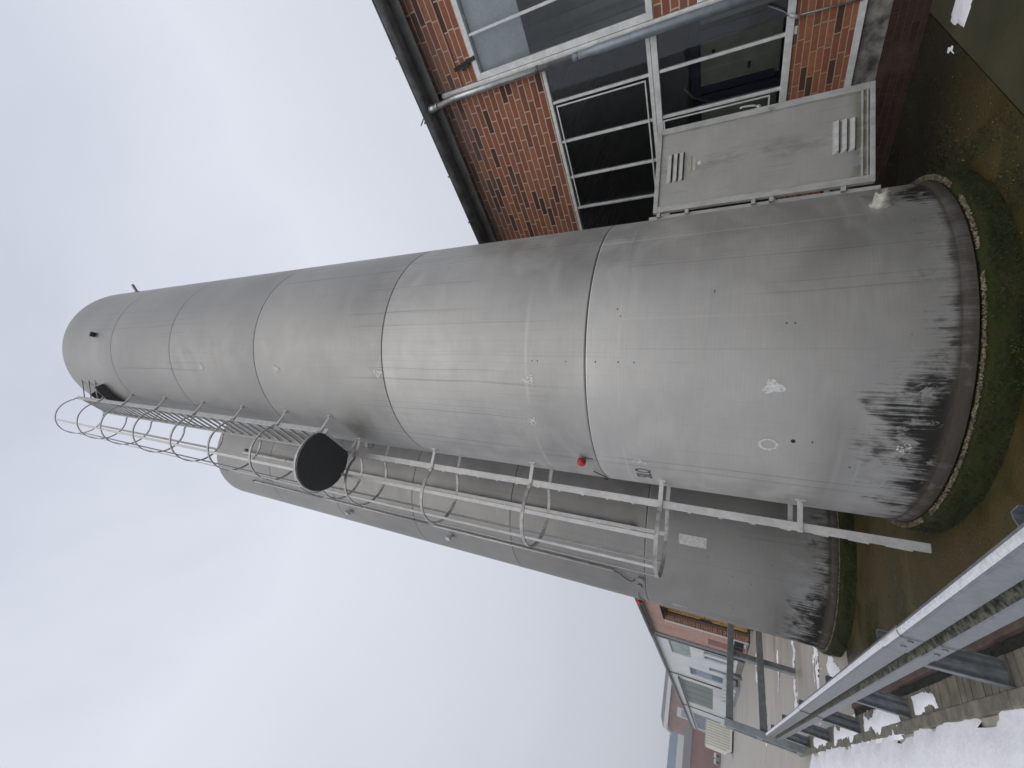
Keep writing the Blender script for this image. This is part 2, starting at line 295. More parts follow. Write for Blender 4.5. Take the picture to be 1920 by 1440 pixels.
# ------------------------------------------------------------------ mesh helpers
def link(name, me, parent=None):
    o = bpy.data.objects.new(name, me); C.collection.objects.link(o)
    if parent is not None: o.parent = parent
    return o
class MB:
    def __init__(s): s.b = bmesh.new(); s.mi = 0
    def _f(s, vs, sm=False):
        try: f = s.b.faces.new(vs); f.material_index = s.mi; f.smooth = sm; return f
        except ValueError: return None
    def hexa(s, p):     # 8 points: bottom 4, top 4
        v = [s.b.verts.new(q) for q in p]
        for i in ((3, 2, 1, 0), (4, 5, 6, 7), (0, 1, 5, 4), (1, 2, 6, 5), (2, 3, 7, 6), (3, 0, 4, 7)): s._f([v[j] for j in i])
        return s
    def box(s, x0, x1, y0, y1, z0, z1):
        return s.hexa([(x0, y0, z0), (x1, y0, z0), (x1, y1, z0), (x0, y1, z0), (x0, y0, z1), (x1, y0, z1), (x1, y1, z1), (x0, y1, z1)])
    def bar(s, a, b, side, w, h):      # bar from a to b, width w along side, h along the other
        a = Vector(a); b = Vector(b); d = (b-a).normalized(); sd_ = Vector(side); sd_ = (sd_ - d*sd_.dot(d)).normalized(); up = d.cross(sd_)
        q = [sd_*(i*w/2)+up*(j*h/2) for i, j in ((-1, -1), (1, -1), (1, 1), (-1, 1))]
        return s.hexa([a+x for x in q] + [b+x for x in q])
    def tube(s, pts, r, n=12, cap=True, radii=None):
        pts = [Vector(p) for p in pts]; rings = []
        ref = None
        for i, p in enumerate(pts):
            d = (pts[min(i+1, len(pts)-1)] - pts[max(i-1, 0)]).normalized()
            if ref is None: ref = Vector((0, 0, 1)) if abs(d.z) < .9 else Vector((1, 0, 0))
            x = (ref - d*ref.dot(d)).normalized(); y = d.cross(x); ref = x
            q = radii[i] if radii else r
            rings.append([s.b.verts.new(p + x*(q*math.cos(2*PI*k/n)) + y*(q*math.sin(2*PI*k/n))) for k in range(n)])
        for a, b in zip(rings, rings[1:]):
            for k in range(n): s._f([a[k], a[(k+1) % n], b[(k+1) % n], b[k]], True)
        if cap: s._f(rings[0][::-1]); s._f(rings[-1])
        return s
    def sweep(s, pts, prof, up=(0, 0, 1), closed=True, cap=True):   # prof: (side, up) pairs; side is horizontal
        pts = [Vector(p) for p in pts]; rings = []
        for i, p in enumerate(pts):
            d = (pts[min(i+1, len(pts)-1)] - pts[max(i-1, 0)]).normalized(); u = Vector(up); sd_ = d.cross(u).normalized()
            rings.append([s.b.verts.new(p + sd_*a + u*b) for a, b in prof])
        n = len(prof)
        for a, b in zip(rings, rings[1:]):
            for k in range(n if closed else n-1): s._f([a[k], a[(k+1) % n], b[(k+1) % n], b[k]])
        if cap and closed: s._f(rings[0][::-1]); s._f(rings[-1])
        return s
    def lathe(s, prof, c, n=96, a0=0, a1=2*PI, uv=False, sm=True):
        full = abs(a1-a0-2*PI) < 1e-6; m = n if full else n+1; rows = []
        for r, z in prof: rows.append([s.b.verts.new((c[0]+r*math.cos(a0+(a1-a0)*k/n), c[1]+r*math.sin(a0+(a1-a0)*k/n), z)) for k in range(m)])
        L_ = s.b.loops.layers.uv.verify() if uv else None
        for i in range(len(prof)-1):
            for k in range(n):
                k2 = (k+1) % m
                f = s._f([rows[i][k], rows[i][k2], rows[i+1][k2], rows[i+1][k]], sm)
                if uv and f:
                    for lp, (kk, jj) in zip(f.loops, ((k, i), (k+1, i), (k+1, i+1), (k, i+1))):
                        lp[L_].uv = ((a0+(a1-a0)*kk/n)*R1, prof[jj][1])
        return s
    def build(s, name, mat, parent=None, bevel=0, autos=False):
        bmesh.ops.recalc_face_normals(s.b, faces=s.b.faces)
        me = bpy.data.meshes.new(name); s.b.to_mesh(me); s.b.free()
        for m in (mat if isinstance(mat, (list, tuple)) else [mat]): me.materials.append(M[m] if isinstance(m, str) else m)
        o = link(name, me, parent)
        if bevel:
            b = o.modifiers.new('bevel', 'BEVEL'); b.width = bevel; b.segments = 2; b.limit_method = 'ANGLE'; b.angle_limit = R(40)
        return o
def thing(name, label, cat, loc=(0, 0, 0), group=None):
    o = bpy.data.objects.new(name, None); C.collection.objects.link(o); o.location = loc; o.empty_display_size = .2
    tag(o, label, cat, group); return o
def tag(o, label, cat, group=None, kind=None):
    if label: o['label'] = label
    if cat: o['category'] = cat
    if group: o['group'] = group
    if kind: o['kind'] = kind
    return o
def struct(o, label=None): o['kind'] = 'structure'; return o

# a parent Empty stands at a thing's base; parts keep world coordinates through its inverse
class Root:
    pass
def child(mb, name, mat, root, bevel=0, label=None):
    o = mb.build(name, mat, None, bevel)
    o.parent = root
    inv = Matrix.Identity(4)
    r = root; off = Vector((0, 0, 0))
    while r is not None: off += r.location; r = r.parent
    o.data.transform(Matrix.Translation(-off))
    if label: o['label'] = label
    return o

# ------------------------------------------------------------------ ground
def rect(name, x0, x1, y0, y1, z, mat, nx=1, ny=1):
    b = MB(); g = [[b.b.verts.new((x0+(x1-x0)*i/nx, y0+(y1-y0)*j/ny, z)) for j in range(ny+1)] for i in range(nx+1)]
    for i in range(nx):
        for j in range(ny): b._f([g[i][j], g[i+1][j], g[i+1][j+1], g[i][j+1]])
    return b.build(name, mat)
struct(rect('ground', -400, 400, -200, 600, -.06, 'yard'))
struct(MB().box(1.42, 6.42, 1.80, 8.0, -.05, 0).build('concrete_slab', 'slab'))
struct(MB().box(1.42, 6.42, -6, 1.785, -.05, .004).build('concrete_slab_grey', 'slab2'))
struct(MB().box(1.42, 6.42, 1.785, 1.80, -.05, -.012).build('slab_joint', 'soil'))
struct(MB().box(6.42, 6.62, -6, 8.0, -.4, -.05).build('drain_channel', 'soil'))
b = MB()
for k in range(12): b.box(1.275, 1.417, -4+k*1.0+.006, -4+(k+1)*1.0-.006, -.05, .012+.006*math.sin(k*3.7))
struct(b.build('kerb', 'lip', None, .008))
struct(MB().box(1.19, 1.273, -4, 12.2, -.055, -.02).build('soil_strip', 'soil'))
b = MB()
y = -4
while y < 12.1:
    dz = random.uniform(-.003, .003); b.box(1.002, 1.188, y+.004, y+.091, -.05, dz+.002); y += .0955
struct(b.build('paving', 'paver', None, .003))
b = MB()
for k in range(17): b.box(.905, .998, -4+k+.004, -3+k-.004, -.05, .012)
struct(b.build('kerb_edging', 'kerbstone', None, .006))
struct(rect('yard_verge', -60, .903, -60, 7.999, -.014, 'yard'))
struct(rect('yard_paving', -60, 6.42, 8.0, 140, -.012, 'yard'))

# snow: a lumpy sheet with ragged edge
def snow(poly, name, h=.035, res=.05, edge=.12, seed=0, base=0.0):
    xs = [p[0] for p in poly]; ys = [p[1] for p in poly]; b = MB()
    def inside(x, y):
        c = False; d = 1e9; n = len(poly)
        for i in range(n):
            (x1, y1), (x2, y2) = poly[i], poly[(i+1) % n]
            if (y1 > y) != (y2 > y) and x < (x2-x1)*(y-y1)/(y2-y1)+x1: c = not c
            t = max(0, min(1, ((x-x1)*(x2-x1)+(y-y1)*(y2-y1))/max(1e-9, (x2-x1)**2+(y2-y1)**2)))
            d = min(d, math.hypot(x-x1-t*(x2-x1), y-y1-t*(y2-y1)))
        return d if c else -d
    nx = int((max(xs)-min(xs))/res)+3; ny = int((max(ys)-min(ys))/res)+3; x0 = min(xs)-res; y0 = min(ys)-res
    V = {}
    for i in range(nx):
        for j in range(ny):
            x = x0+i*res; y = y0+j*res; d = inside(x, y)
            d += edge*(noise.fractal(Vector((x*3.1+seed, y*3.1, seed)), 1, 2, 4))
            if d > -res*.6:
                hh = h*min(1, max(0, d)/.22)**.7 + (.22*h*noise.fractal(Vector((x*9, y*9, seed+5)), 1, 2, 4) if d > 0.02 else 0)
                V[i, j] = b.b.verts.new((x, y, base + (hh if d > 0 else -.02)))
    for (i, j) in list(V):
        q = [(i, j), (i+1, j), (i+1, j+1), (i, j+1)]
        if all(k in V for k in q): b._f([V[k] for k in q], True)
    return b
mb = snow([(-7, -2.5), (.92, -2.5), (.90, 3.0), (.93, 5.0), (.90, 6.2), (.94, 8), (.95, 10), (.88, 11.7), (-7, 11.9)], 's', .05, .07, .10, 1, -.01)
o = mb.build('snow_cover', 'snow'); tag(o, 'white snow sheet covering the ground left of the guard rail', 'snow', None, 'stuff')
b = MB()
far = [([(.9, 6.15), (1.19, 6.2), (1.2, 7.5), (.9, 7.55)], .0), ([(.9, 7.8), (1.2, 7.9), (1.18, 9.3), (.9, 9.4)], .0), ([(.9, 9.8), (1.15, 9.9), (1.15, 11.2), (.9, 11.2)], .0),
       ([(1.60, 8.25), (2.2, 9.2), (2.05, 9.6), (1.45, 8.75)], -.012), ([(1.3, 10.0), (2.6, 10.35), (2.6, 10.75), (1.3, 10.4)], -.012), ([(1.6, 12.95), (3.4, 13.2), (3.4, 13.6), (1.6, 13.25)], -.012),
       ([(2.6, 16.2), (3.6, 16.6), (3.6, 16.95), (2.5, 16.6)], -.012), ([(1.6, 20.2), (2.6, 20.7), (2.5, 21.3), (1.5, 20.8)], -.012), ([(3.9, 25), (5.2, 25.3), (5.1, 26.0), (3.8, 25.6)], -.012),
       ([(1.02, 5.15), (1.16, 5.2), (1.18, 5.75), (1.03, 5.7)], .0), ([(5.45, 1.15), (5.95, 1.2), (5.72, 1.75), (5.35, 1.7)], .004), ([(5.62, 1.8), (5.78, 1.82), (5.6, 1.93), (5.35, 1.86)], 0.)]
for k, (pl, bz) in enumerate(far):
    m = snow(pl, 's', .022, .035 if k < 6 or k > 8 else .12, .12 if k < 4 else .5 if k < 9 else .05, 10+k, bz)
    me = bpy.data.meshes.new('t'); m.b.to_mesh(me); m.b.free(); b.b.from_mesh(me)
o = b.build('snow_patches', 'snow'); tag(o, 'thin melting snow patches scattered on the paving and yard', 'snow', None, 'stuff')

# ------------------------------------------------------------------ silos
def on(c, deg, z, r=R1): a = R(deg); return Vector((c[0]+r*math.cos(a), c[1]+r*math.sin(a), z))
def nrm(deg): return Vector((math.cos(R(deg)), math.sin(R(deg)), 0))
def tan_(deg): return Vector((-math.sin(R(deg)), math.cos(R(deg)), 0))

def silo_base(c, joints, ztop, zsh, label, mat, seed):
    root = thing('silo', label, 'silo', (c[0], c[1], 0), 'tall metal silos standing on round plinths')
    prof = [(R1+.012, zsh), (R1+.012, zsh+.06), (R1, zsh+.065)]
    z = zsh+.065; zs = joints + [ztop]; r = R1
    for j in zs:
        n = max(2, int((j-z)/.4))
        prof.append((r, z+.012))
        for k in range(1, n): prof.append((r, z+(j-.012-z)*k/n))
        prof += [(r, j-.024), (r, j-.012)]
        if j != ztop: prof += [(r-.007, j-.009), (r-.007, j-.003), (r+.001, j)]
        z = j
    prof += [(R1+.0, ztop+.001), (R1-.012, ztop+.012), (R1-.03, ztop+.025), (R1*.6, ztop+.30), (.25, ztop+.48), (.001, ztop+.5)]
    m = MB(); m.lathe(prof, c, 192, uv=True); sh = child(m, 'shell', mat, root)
    for j in joints:
        m = MB(); m.lathe([(R1-.006, j-.0085), (R1-.001, j-.0075), (R1-.001, j-.0045), (R1-.006, j-.0035)], c, 192); child(m, 'seam', 'seam', root)
    # plinth with moss
    m = MB(); n = 220; rows = []
    pr = [(1.597, 0), (1.600, .03), (1.604, .06), (1.604, .10), (1.602, .14), (1.585, .172), (1.56, .18), (1.50, .182)]
    rows = []
    for r_, z_ in pr:
        row = []
        for k in range(n):
            a = 2*PI*k/n; d = .022*noise.fractal(Vector((math.cos(a)*6, math.sin(a)*6, z_*14+seed)), 1, 2, 4) if z_ < .17 else .006*noise.noise(Vector((a*20, z_*9, seed)))
            row.append(m.b.verts.new((c[0]+(r_+d)*math.cos(a), c[1]+(r_+d)*math.sin(a), z_+(d*.4 if z_ > .1 else 0) - (0.05 if z_ == 0 else 0))))
        rows.append(row)
    for i in range(len(pr)-1):
        for k in range(n): m._f([rows[i][k], rows[i][(k+1) % n], rows[i+1][(k+1) % n], rows[i+1][k]], True)
    m.lathe([(1.50, .182), (1.45, .10)], c, n)
    pl = child(m, 'plinth', 'plinth', root)
    m = MB(); rnd = random.Random(seed)
    for k in range(5200):
        a = rnd.uniform(0, 2*PI); z = rnd.uniform(.0, .165)
        if noise.noise(Vector((math.cos(a)*7, math.sin(a)*7, z*8+seed))) < -.12: continue
        p = on(c, math.degrees(a), z, 1.604); nn = nrm(math.degrees(a)); tt = tan_(math.degrees(a))
        l = rnd.uniform(.008, .024); wd = rnd.uniform(.004, .009)
        q = p + nn*l + Vector((0, 0, rnd.uniform(-.012, .006))) + tt*rnd.uniform(-.008, .008)
        m._f([m.b.verts.new(p-tt*wd), m.b.verts.new(p+tt*wd), m.b.verts.new(q)])
    ms = child(m, 'moss', 'moss', pl); ms.data.transform(Matrix.Translation((0, 0, 0))); ms['kind'] = 'stuff'
    m = MB()
    for k in range(6000):
        a = rnd.uniform(0, 2*PI); rad = rnd.uniform(1.560, 1.600); s_ = rnd.uniform(.003, .0075)
        if noise.noise(Vector((math.cos(a)*4, math.sin(a)*4, seed))) < -.35: continue
        ct = on(c, math.degrees(a), .178+rnd.uniform(0, .008), rad)
        vs = [m.b.verts.new(ct+Vector(d)*s_*rnd.uniform(.7, 1.2)) for d in ((1, 0, 0), (0, 1, 0), (-1, 0, 0), (0, -1, 0), (0, 0, 1), (0, 0, -1))]
        for i, j in ((0, 1), (1, 2), (2, 3), (3, 0)): m._f([vs[i], vs[j], vs[4]]); m._f([vs[j], vs[i], vs[5]])
    child(m, 'rim_aggregate', 'pebble', pl)['kind'] = 'stuff'
    return root

J1 = [2.8172, 5.4009, 8.0406, 10.605, 13.035]
J2 = [2.7399, 5.2678, 7.7256, 10.30, 12.85]
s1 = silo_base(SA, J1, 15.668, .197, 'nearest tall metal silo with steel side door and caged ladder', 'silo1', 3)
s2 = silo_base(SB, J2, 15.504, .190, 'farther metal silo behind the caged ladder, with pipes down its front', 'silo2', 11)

def flecks(c, deg, z, w_, h_, n, root, ring=False, seed=0, mat='flake', fill=0.0):
    w_ *= 1.3; h_ *= 1.3; n = int(n*1.7)
    m = MB(); rnd = random.Random(seed)
    def fleck(a, zz, s_):
        k = rnd.randint(5, 7); vs = []
        for i in range(k):
            t = 2*PI*i/k; q = s_*rnd.uniform(.5, 1.1); vs.append(m.b.verts.new(on(c, deg+math.degrees((a+q*math.cos(t))/R1), z+zz+q*math.sin(t), R1+rnd.uniform(.0025, .004))))
        m._f(vs)
    for i in range(n):
        t = rnd.uniform(0, 2*PI); q = rnd.uniform(.82, 1) if ring else math.sqrt(rnd.uniform(0, 1))*(.75+.25*math.sin(3*t+seed))
        fleck(w_/2*q*math.cos(t), h_/2*q*math.sin(t), rnd.uniform(.004, .011))
    return child(m, 'sticker_residue', mat, root)
flecks(SA, -143, 1.30, .10, .13, 190, s1, seed=1)
flecks(SA, -162, 1.303, .085, .105, 90, s1, True, 2)
flecks(SA, -143.6, 3.40, .10, .13, 90, s1, seed=3)
flecks(SA, -161.2, 3.42, .09, .10, 30, s1, seed=4)
flecks(SA, -143.3, 5.48, .09, .12, 110, s1, seed=5)
flecks(SA, -143.0, 7.52, .09, .14, 120, s1, seed=6)
flecks(SA, -143.4, 9.57, .08, .12, 90, s1, seed=7)
flecks(SA, -177.5, 2.38, .09, .13, 26, s1, seed=8)
flecks(SA, -159.4, .47, .10, .08, 16, s1, seed=9)
flecks(SB, -176.6, 2.24, .10, .24, 40, s2, seed=12)

def disc(c, deg, z, rad, th=.006, r=R1):
    m = MB(); m.tube([on(c, deg, z, r-.01), on(c, deg, z, r+th)], rad, 16); return m
child(disc(SA, -160, 1.137, .016, .003), 'drain_hole', 'dark', s1)
for d, z, q in ((-159.8, 1.012, .006), (-136.5, 2.71, .007), (-136.5, 2.5, .006), (-136.5, 2.36, .006), (-124.8, 1.235, .006), (-124.9, 1.18, .006), (-114.4, 1.74, .005), (-113.8, 1.74, .005), (-136.5, 3.36, .006), (-136.5, 3.3, .006), (-136.5, 3.0, .005), (-168, .75, .006), (-121, 2.5, .005), (-118.5, 2.53, .006)):
    m = MB(); m.tube([on(SA, d, z, R1-.005), on(SA, d, z, R1+.004)], q, 8); child(m, 'rivet', 'ink', s1)
# lugs high on the shell
m = MB(); m.bar(on(SA, -61.2, 14.62, 1.53), on(SA, -61.2, 14.70, 1.72), (0, 0, 1), .05, .05); m.tube([on(SA, -61.2, 14.62, 1.53), on(SA, -61.2, 14.62, 1.56)], .05, 10); child(m, 'lifting_lug', 'alud', s1)
m = MB(); m.bar(on(SA, -120.5, 13.9, 1.53), on(SA, -120.5, 13.86, 1.63), (0, 0, 1), .03, .10); child(m, 'lifting_lug', 'seam', s1)
# lettering SILO wrapped on the shell
cu = bpy.data.curves.new('t', 'FONT'); cu.body = 'SILO'; cu.size = 1; cu.space_character = 1.02; to = bpy.data.objects.new('t', cu); C.collection.objects.link(to)
bpy.context.view_layer.update(); me = bpy.data.meshes.new_from_object(to.evaluated_get(bpy.context.evaluated_depsgraph_get())); bpy.data.objects.remove(to)
xs = [v.co.x for v in me.vertices]; ys = [v.co.y for v in me.vertices]; X0, X1, Y0, Y1 = min(xs), max(xs), min(ys), max(ys)
for v in me.vertices:
    a = 169.3 + 8.2*(v.co.x-X0)/(X1-X0); v.co = on((0, 0), a, 2.275+.155*(v.co.y-Y0)/(Y1-Y0), R1+.003)
me.materials.append(M['ink']); link('lettering', me, s1)
# warning lamps
def lamp(c, deg, z, root):
    m = MB(); m.tube([on(c, deg, z, R1-.01), on(c, deg, z, R1+.03)], .035, 16); lb = child(m, 'warning_lamp', 'lamp_base', root)
    m = MB(); n_ = nrm(deg); p = on(c, deg, z, R1+.03)
    m.tube([p, p+n_*.03, p+n_*.055, p+n_*.07], 0, 18, True, [.046, .047, .038, .016]); o = child(m, 'lens', 'red', lb)
    m = MB(); m.bar(on(c, deg, z-.035, R1+.01), on(c, deg, z-.11, R1+.006), tan_(deg), .016, .012); child(m, 'cable', 'alud', lb)
lamp(SA, -179.7, 2.965, s1); lamp(SB, 172.6, 2.90, s2)
# broken pipe stub low on the shell
m = MB(); n_ = nrm(-83.5); t_ = tan_(-83.5); p = on(SA, -83.5, .60, R1); rows = []
ex_ = 0
for q, rad in ((0, .075), (.008, .075), (.012, .058), (.10, .056), (.105, .051), (.02, .051)):
    row = []
    for k in range(29):
        a = R(-60+ (300)*k/28); ex = (.006*math.sin(k*.9)+.02*math.exp(-((k-22)/2.5)**2) if q > .09 else 0) + (-.03*(3-min(k, 28-k))/3 if q > .09 and (k < 3 or k > 25) else 0)
        row.append(m.b.verts.new(p + n_*(q+ex) + t_*(rad*math.cos(a)) + Vector((0, 0, rad*math.sin(a)))))
    rows.append(row)
for a, b2 in zip(rows, rows[1:]):
    for k in range(28): m._f([a[k], a[k+1], b2[k+1], b2[k]], True)
child(m, 'pipe_stub', 'clamp', s1)
m = MB(); m.tube([p+n_*.002, p+n_*.006], .05, 20); child(m, 'pipe_mouth', 'dark', s1)

# ---- side door standing open, hinged at the right flank
hx, hy = 4.40, 2.38; dv = Vector((.83, -.51, 0)).normalized(); dn = Vector((-dv.y*-1, 0, 0))
dn = Vector((dv.y, -dv.x, 0)).normalized()
if dn.dot(Vector((-hx, -hy, 0))) < 0: dn = -dn
W_, ZB, ZT = .97, .548, 2.403
def dp(u, z, q): return Vector((hx, hy, 0)) + dv*u + dn*q + Vector((0, 0, z))
def dbox(m, u0, u1, z0, z1, q0, q1): return m.hexa([dp(u0, z0, q0), dp(u1, z0, q0), dp(u1, z0, q1), dp(u0, z0, q1), dp(u0, z1, q0), dp(u1, z1, q0), dp(u1, z1, q1), dp(u0, z1, q1)])
m = MB(); L_ = m.b.loops.layers.uv.verify(); dbox(m, .03, W_-.03, ZB+.03, ZT-.03, -.030, -.010)
for f in m.b.faces:
    for lp in f.loops: lp[L_].uv = ((Vector((lp.vert.co.x-hx, lp.vert.co.y-hy, 0))).dot(dv), lp.vert.co.z-ZB)
door = child(m, 'door', 'door', s1, label='grey steel door with two sets of louvres standing open')
m = MB(); fw_ = .065
for a in ((0, W_, ZT-fw_*.7, ZT), (0, W_, ZB, ZB+fw_*.55), (0, fw_, ZB+fw_*.55, ZT-fw_*.7), (W_-fw_, W_, ZB+fw_*.55, ZT-fw_*.7)): dbox(m, *a, -.034, .012)
child(m, 'door_frame', 'doorf', door, .004)
m = MB(); dbox(m, fw_, W_-fw_, ZB+.085, ZB+.097, -.01, .006); dbox(m, fw_, W_-fw_, ZB+.05, ZB+.058, -.01, .006); child(m, 'sill_strip', 'doorf', door)
for zz, n0 in ((2.262, 3), (.825, 3)):
    for k in range(3):
        z = zz-k*.058; m = MB(); rows = []
        for q, dz in ((-.012, .026), (.006, .018), (.020, -.012), (.020, -.017), (-.012, -.017)):
            rows.append([m.b.verts.new(dp(u, z+dz, q if .34 < u < .65 else min(q, -.008))) for u in (.330, .345, .40, .50, .60, .645, .660)])
        for a, b2 in zip(rows, rows[1:]):
            for i in range(6): m._f([a[i], a[i+1], b2[i+1], b2[i]])
        child(m, 'louvre', 'doorf', door)
        m = MB(); dbox(m, .337, .653, z-.026, z-.018, -.0095, .004); child(m, 'louvre_slot', 'dark', door)
m = MB(); dbox(m, .42, .595, 2.045, 2.085, -.012, -.004); child(m, 'rating_plate', 'cream', door, .002)
m = MB(); dbox(m, .43, .56, 2.005, 2.035, -.012, -.006); child(m, 'rating_plate', 'doorf', door)
m = MB(); m.tube([dp(.50, 1.972, -.012), dp(.50, 1.972, -.004)], .018, 14); child(m, 'round_sticker', 'white', door)
rnd = random.Random(5)
for k in range(8):
    u = rnd.uniform(.30, .52); z = rnd.uniform(1.86, 1.93); l = rnd.uniform(.01, .05); v0 = dp(u, z, -.0085)
    m = MB(); m._f([m.b.verts.new(v0), m.b.verts.new(v0+dv*.012), m.b.verts.new(v0+dv*.02+Vector((0, 0, -l)))]); child(m, 'scratch', 'doorf', door)
m = MB(); m.tube([dp(.925, 1.343, 0), dp(.925, 1.343, .018)], .024, 16); child(m, 'lock', 'alud', door)
m = MB(); m.tube([dp(W_+.005, 1.45, -.01), dp(W_+.035, 1.45, -.01)], .02, 12); m.tube([dp(W_+.03, 1.45, -.01), dp(W_+.045, 1.50, 0), dp(W_+.05, 1.59, .005), dp(W_+.04, 1.615, .01)], .010, 8); child(m, 'handle', 'hoopw', door)
for z in (.75, 1.30, 1.45, 2.05, 2.33):
    m = MB(); dbox(m, -.045, .0, z, z+.035, -.03, .0); child(m, 'hinge', 'doorf', door)
# dark door opening in the shell, on the side away from the camera
a0 = math.degrees(math.atan2(hy-SA[1], hx-SA[0]))
m = MB(); m.lathe([(R1+.004, .56), (R1+.004, 2.40)], SA, 24, R(a0+3), R(a0+36)); child(m, 'door_opening', 'dark', s1)
m = MB()
for aa in (a0+1.5, a0+36): m.bar(on(SA, aa, .5, R1+.01), on(SA, aa, 2.45, R1+.01), tan_(aa), .05, .04)
for zz in (.53, 2.43): m.lathe([(R1-.01, zz-.02), (R1+.03, zz-.02), (R1+.03, zz+.02), (R1-.01, zz+.02)], SA, 24, R(a0+2), R(a0+35.5))
child(m, 'opening_frame', 'doorf', s1)

# ---- ladders and cages on the near silo
RB = R1+.20
def ladder(phi, z0, z1, hoops, brackets, name, bars, tops, hz, strap0, hmat, ro=.0):
    c0 = Vector((SA[0], SA[1], 0)); n_ = nrm(phi); t_ = tan_(phi)      # t_ points towards growing angle
    def P(dep, lat, z): return c0 + n_*(RB+dep) + t_*lat + Vector((0, 0, z))
    m = MB()
    for sgn in (-1, 1): m.bar(P(0, sgn*.30, z0), P(0, sgn*.30, z1), n_, .075, .024)
    ld = child(m, name, 'alu', s1, .003)
    z = z0+.12
    while z < z1-.05:
        m = MB(); m.bar(P(ro, -.287, z), P(ro, .287, z), n_, .030, .028); child(m, 'rung', 'alu', ld); z += .28
    for z in brackets:
        for sgn in (-1, 1):
            m = MB(); lat = sgn*.325; rr_ = math.sqrt(R1*R1-lat*lat)-RB; m.bar(P(rr_-.01, lat, z), P(.045, lat, z), (0, 0, 1), .042, .010)
            m.tube([P(rr_+.02, lat-.02, z), P(rr_+.02, lat+.02, z)], .014, 8)
            m.bar(P(rr_-.01, lat, z), P(rr_+.008, lat, z), (0, 0, 1), .08, .05)
            m.tube([P(.02, lat+sgn*.004, z), P(.02, lat+sgn*.018, z)], .010, 8)
            child(m, 'bracket', 'alu', ld)
    # cage: flat vertical straps, then hoops
    def circ(al, dr=0): return (.33+(.42+dr)*math.cos(R(al)), (.42+dr)*math.sin(R(al)))
    m = MB()
    for al in bars:
        d, l_ = circ(al, -.004); q = (n_*math.cos(R(al))+t_*math.sin(R(al)))
        m.bar(P(d, l_, strap0), P(d, l_, tops), q, .006, .042)
    cg = child(m, 'safety_cage', 'hoopw', s1)
    for z in hoops:
        m = MB(); pts = [P(.02, -.325, z), P(.05, -.33, z)]
        for k in range(33): d, l_ = circ(-128+256*k/32); pts.append(P(d, l_, z))
        pts += [P(.05, .33, z), P(.02, .325, z)]
        m.sweep(pts, [(-.008, -.020), (.008, -.020), (.008, .020), (-.008, .020)])
        child(m, 'hoop', hmat, cg)
    return ld, P, circ
ldl, PL, circ = ladder(155.3, .11, 7.75, [2.19, 3.68, 5.17, 6.62, 7.18, 7.78], [.99, 2.19, 3.68, 5.17, 6.62], 'lower_ladder', (-90, -45, 0, 45, 90), 7.8, 0, 2.17, 'alud', .034)
ldu, PU, circ = ladder(177.3, 6.62, 15.55, [6.78, 7.82, 8.95, 10.15, 11.56, 13.0, 14.22, 15.5], [6.74, 7.75, 8.92, 10.16, 11.57, 13.0, 14.2], 'upper_ladder', (-90, -45, 0, 45), 15.52, 0, 6.76, 'alud')
m = MB()
ring = [(-.01, -.30), (-.01, .30)] + [circ(a) for a in range(125, -126, -10)]
lo = [m.b.verts.new(PU(d, l_, 6.73)) for d, l_ in ring]; hi = [m.b.verts.new(PU(d, l_, 6.745)) for d, l_ in ring]
m._f(lo); m._f(hi[::-1])
for k in range(len(ring)): m._f([lo[k], lo[(k+1) % len(ring)], hi[(k+1) % len(ring)], hi[k]])
child(m, 'rest_platform', 'plat', s1)
for z in (15.20, 14.82, 14.46):
    m = MB(); m.tube([on(SA, 199.5, z, R1-.01), PU(-.02, .30, z-.03)], .012, 8); m.tube([on(SA, 199.5, z, R1), on(SA, 199.5, z, R1+.01)], .03, 8); child(m, 'exit_rung', 'alud', s1)
m = MB(); m.lathe([(R1-.01, 14.05), (R1+.16, 14.05), (R1+.16, 14.10), (R1-.01, 14.10)], SA, 20, R(176), R(198)); child(m, 'landing_plate', 'plat', s1)
m = MB(); m.lathe([(R1-.01, 14.95), (R1+.12, 14.95), (R1+.12, 15.02), (R1-.01, 15.02)], SA, 10, R(180), R(188)); child(m, 'landing_plate', 'plat', s1)

# ---- pipes and fittings on the far silo
m = MB(); m.tube([on(SB, -122.6, 13.97, R1-.05), on(SB, -122.6, 14.02, R1+.05), on(SB, -122.6, 13.95, R1+.09), on(SB, -122.6, 13.8, R1+.10), on(SB, -122.6, 3.0, R1+.10)], .045, 14); fp = child(m, 'fill_pipe', 'alu', s2)
m = MB(); m.tube([on(SB, -122.6, 13.99, R1-.01), on(SB, -122.6, 13.99, R1+.01)], .10, 18); child(m, 'pipe_collar', 'seam', fp)
for z in (12.0, 9.0, 5.97, 3.56):
    m = MB(); m.tube([on(SB, -122.6, z-.03, R1+.10), on(SB, -122.6, z+.03, R1+.10)], .054, 14); m.bar(on(SB, -122.6, z, R1-.01), on(SB, -122.6, z, R1+.16), tan_(-122.6), .03, .05); child(m, 'pipe_clamp', 'hoopw', fp)
m = MB(); m.tube([on(SB, -122.6, z_, R1+.10) for z_ in (2.90, 2.93, 2.94, 3.0, 3.01, 3.06)], 0, 16, True, [.05, .05, .064, .064, .05, .05]); m.bar(on(SB, -122.6, 2.98, R1-.01), on(SB, -122.6, 2.98, R1+.15), tan_(-122.6), .09, .05); child(m, 'coupling', 'alud', fp)
for za, zb, r_ in ((13.7, 10.78, .016), (10.62, 7.36, .018), (7.2, 3.25, .02)):
    m = MB(); m.tube([on(SB, -153.3, za, R1+.035), on(SB, -153.3, zb, R1+.035)], r_, 10)
    for k in range(4): z = za+(zb-za)*(k+.5)/4; m.bar(on(SB, -153.3, z, R1-.005), on(SB, -153.3, z, R1+.045), tan_(-153.3), .03, .03)
    child(m, 'conduit', 'alu', s2)
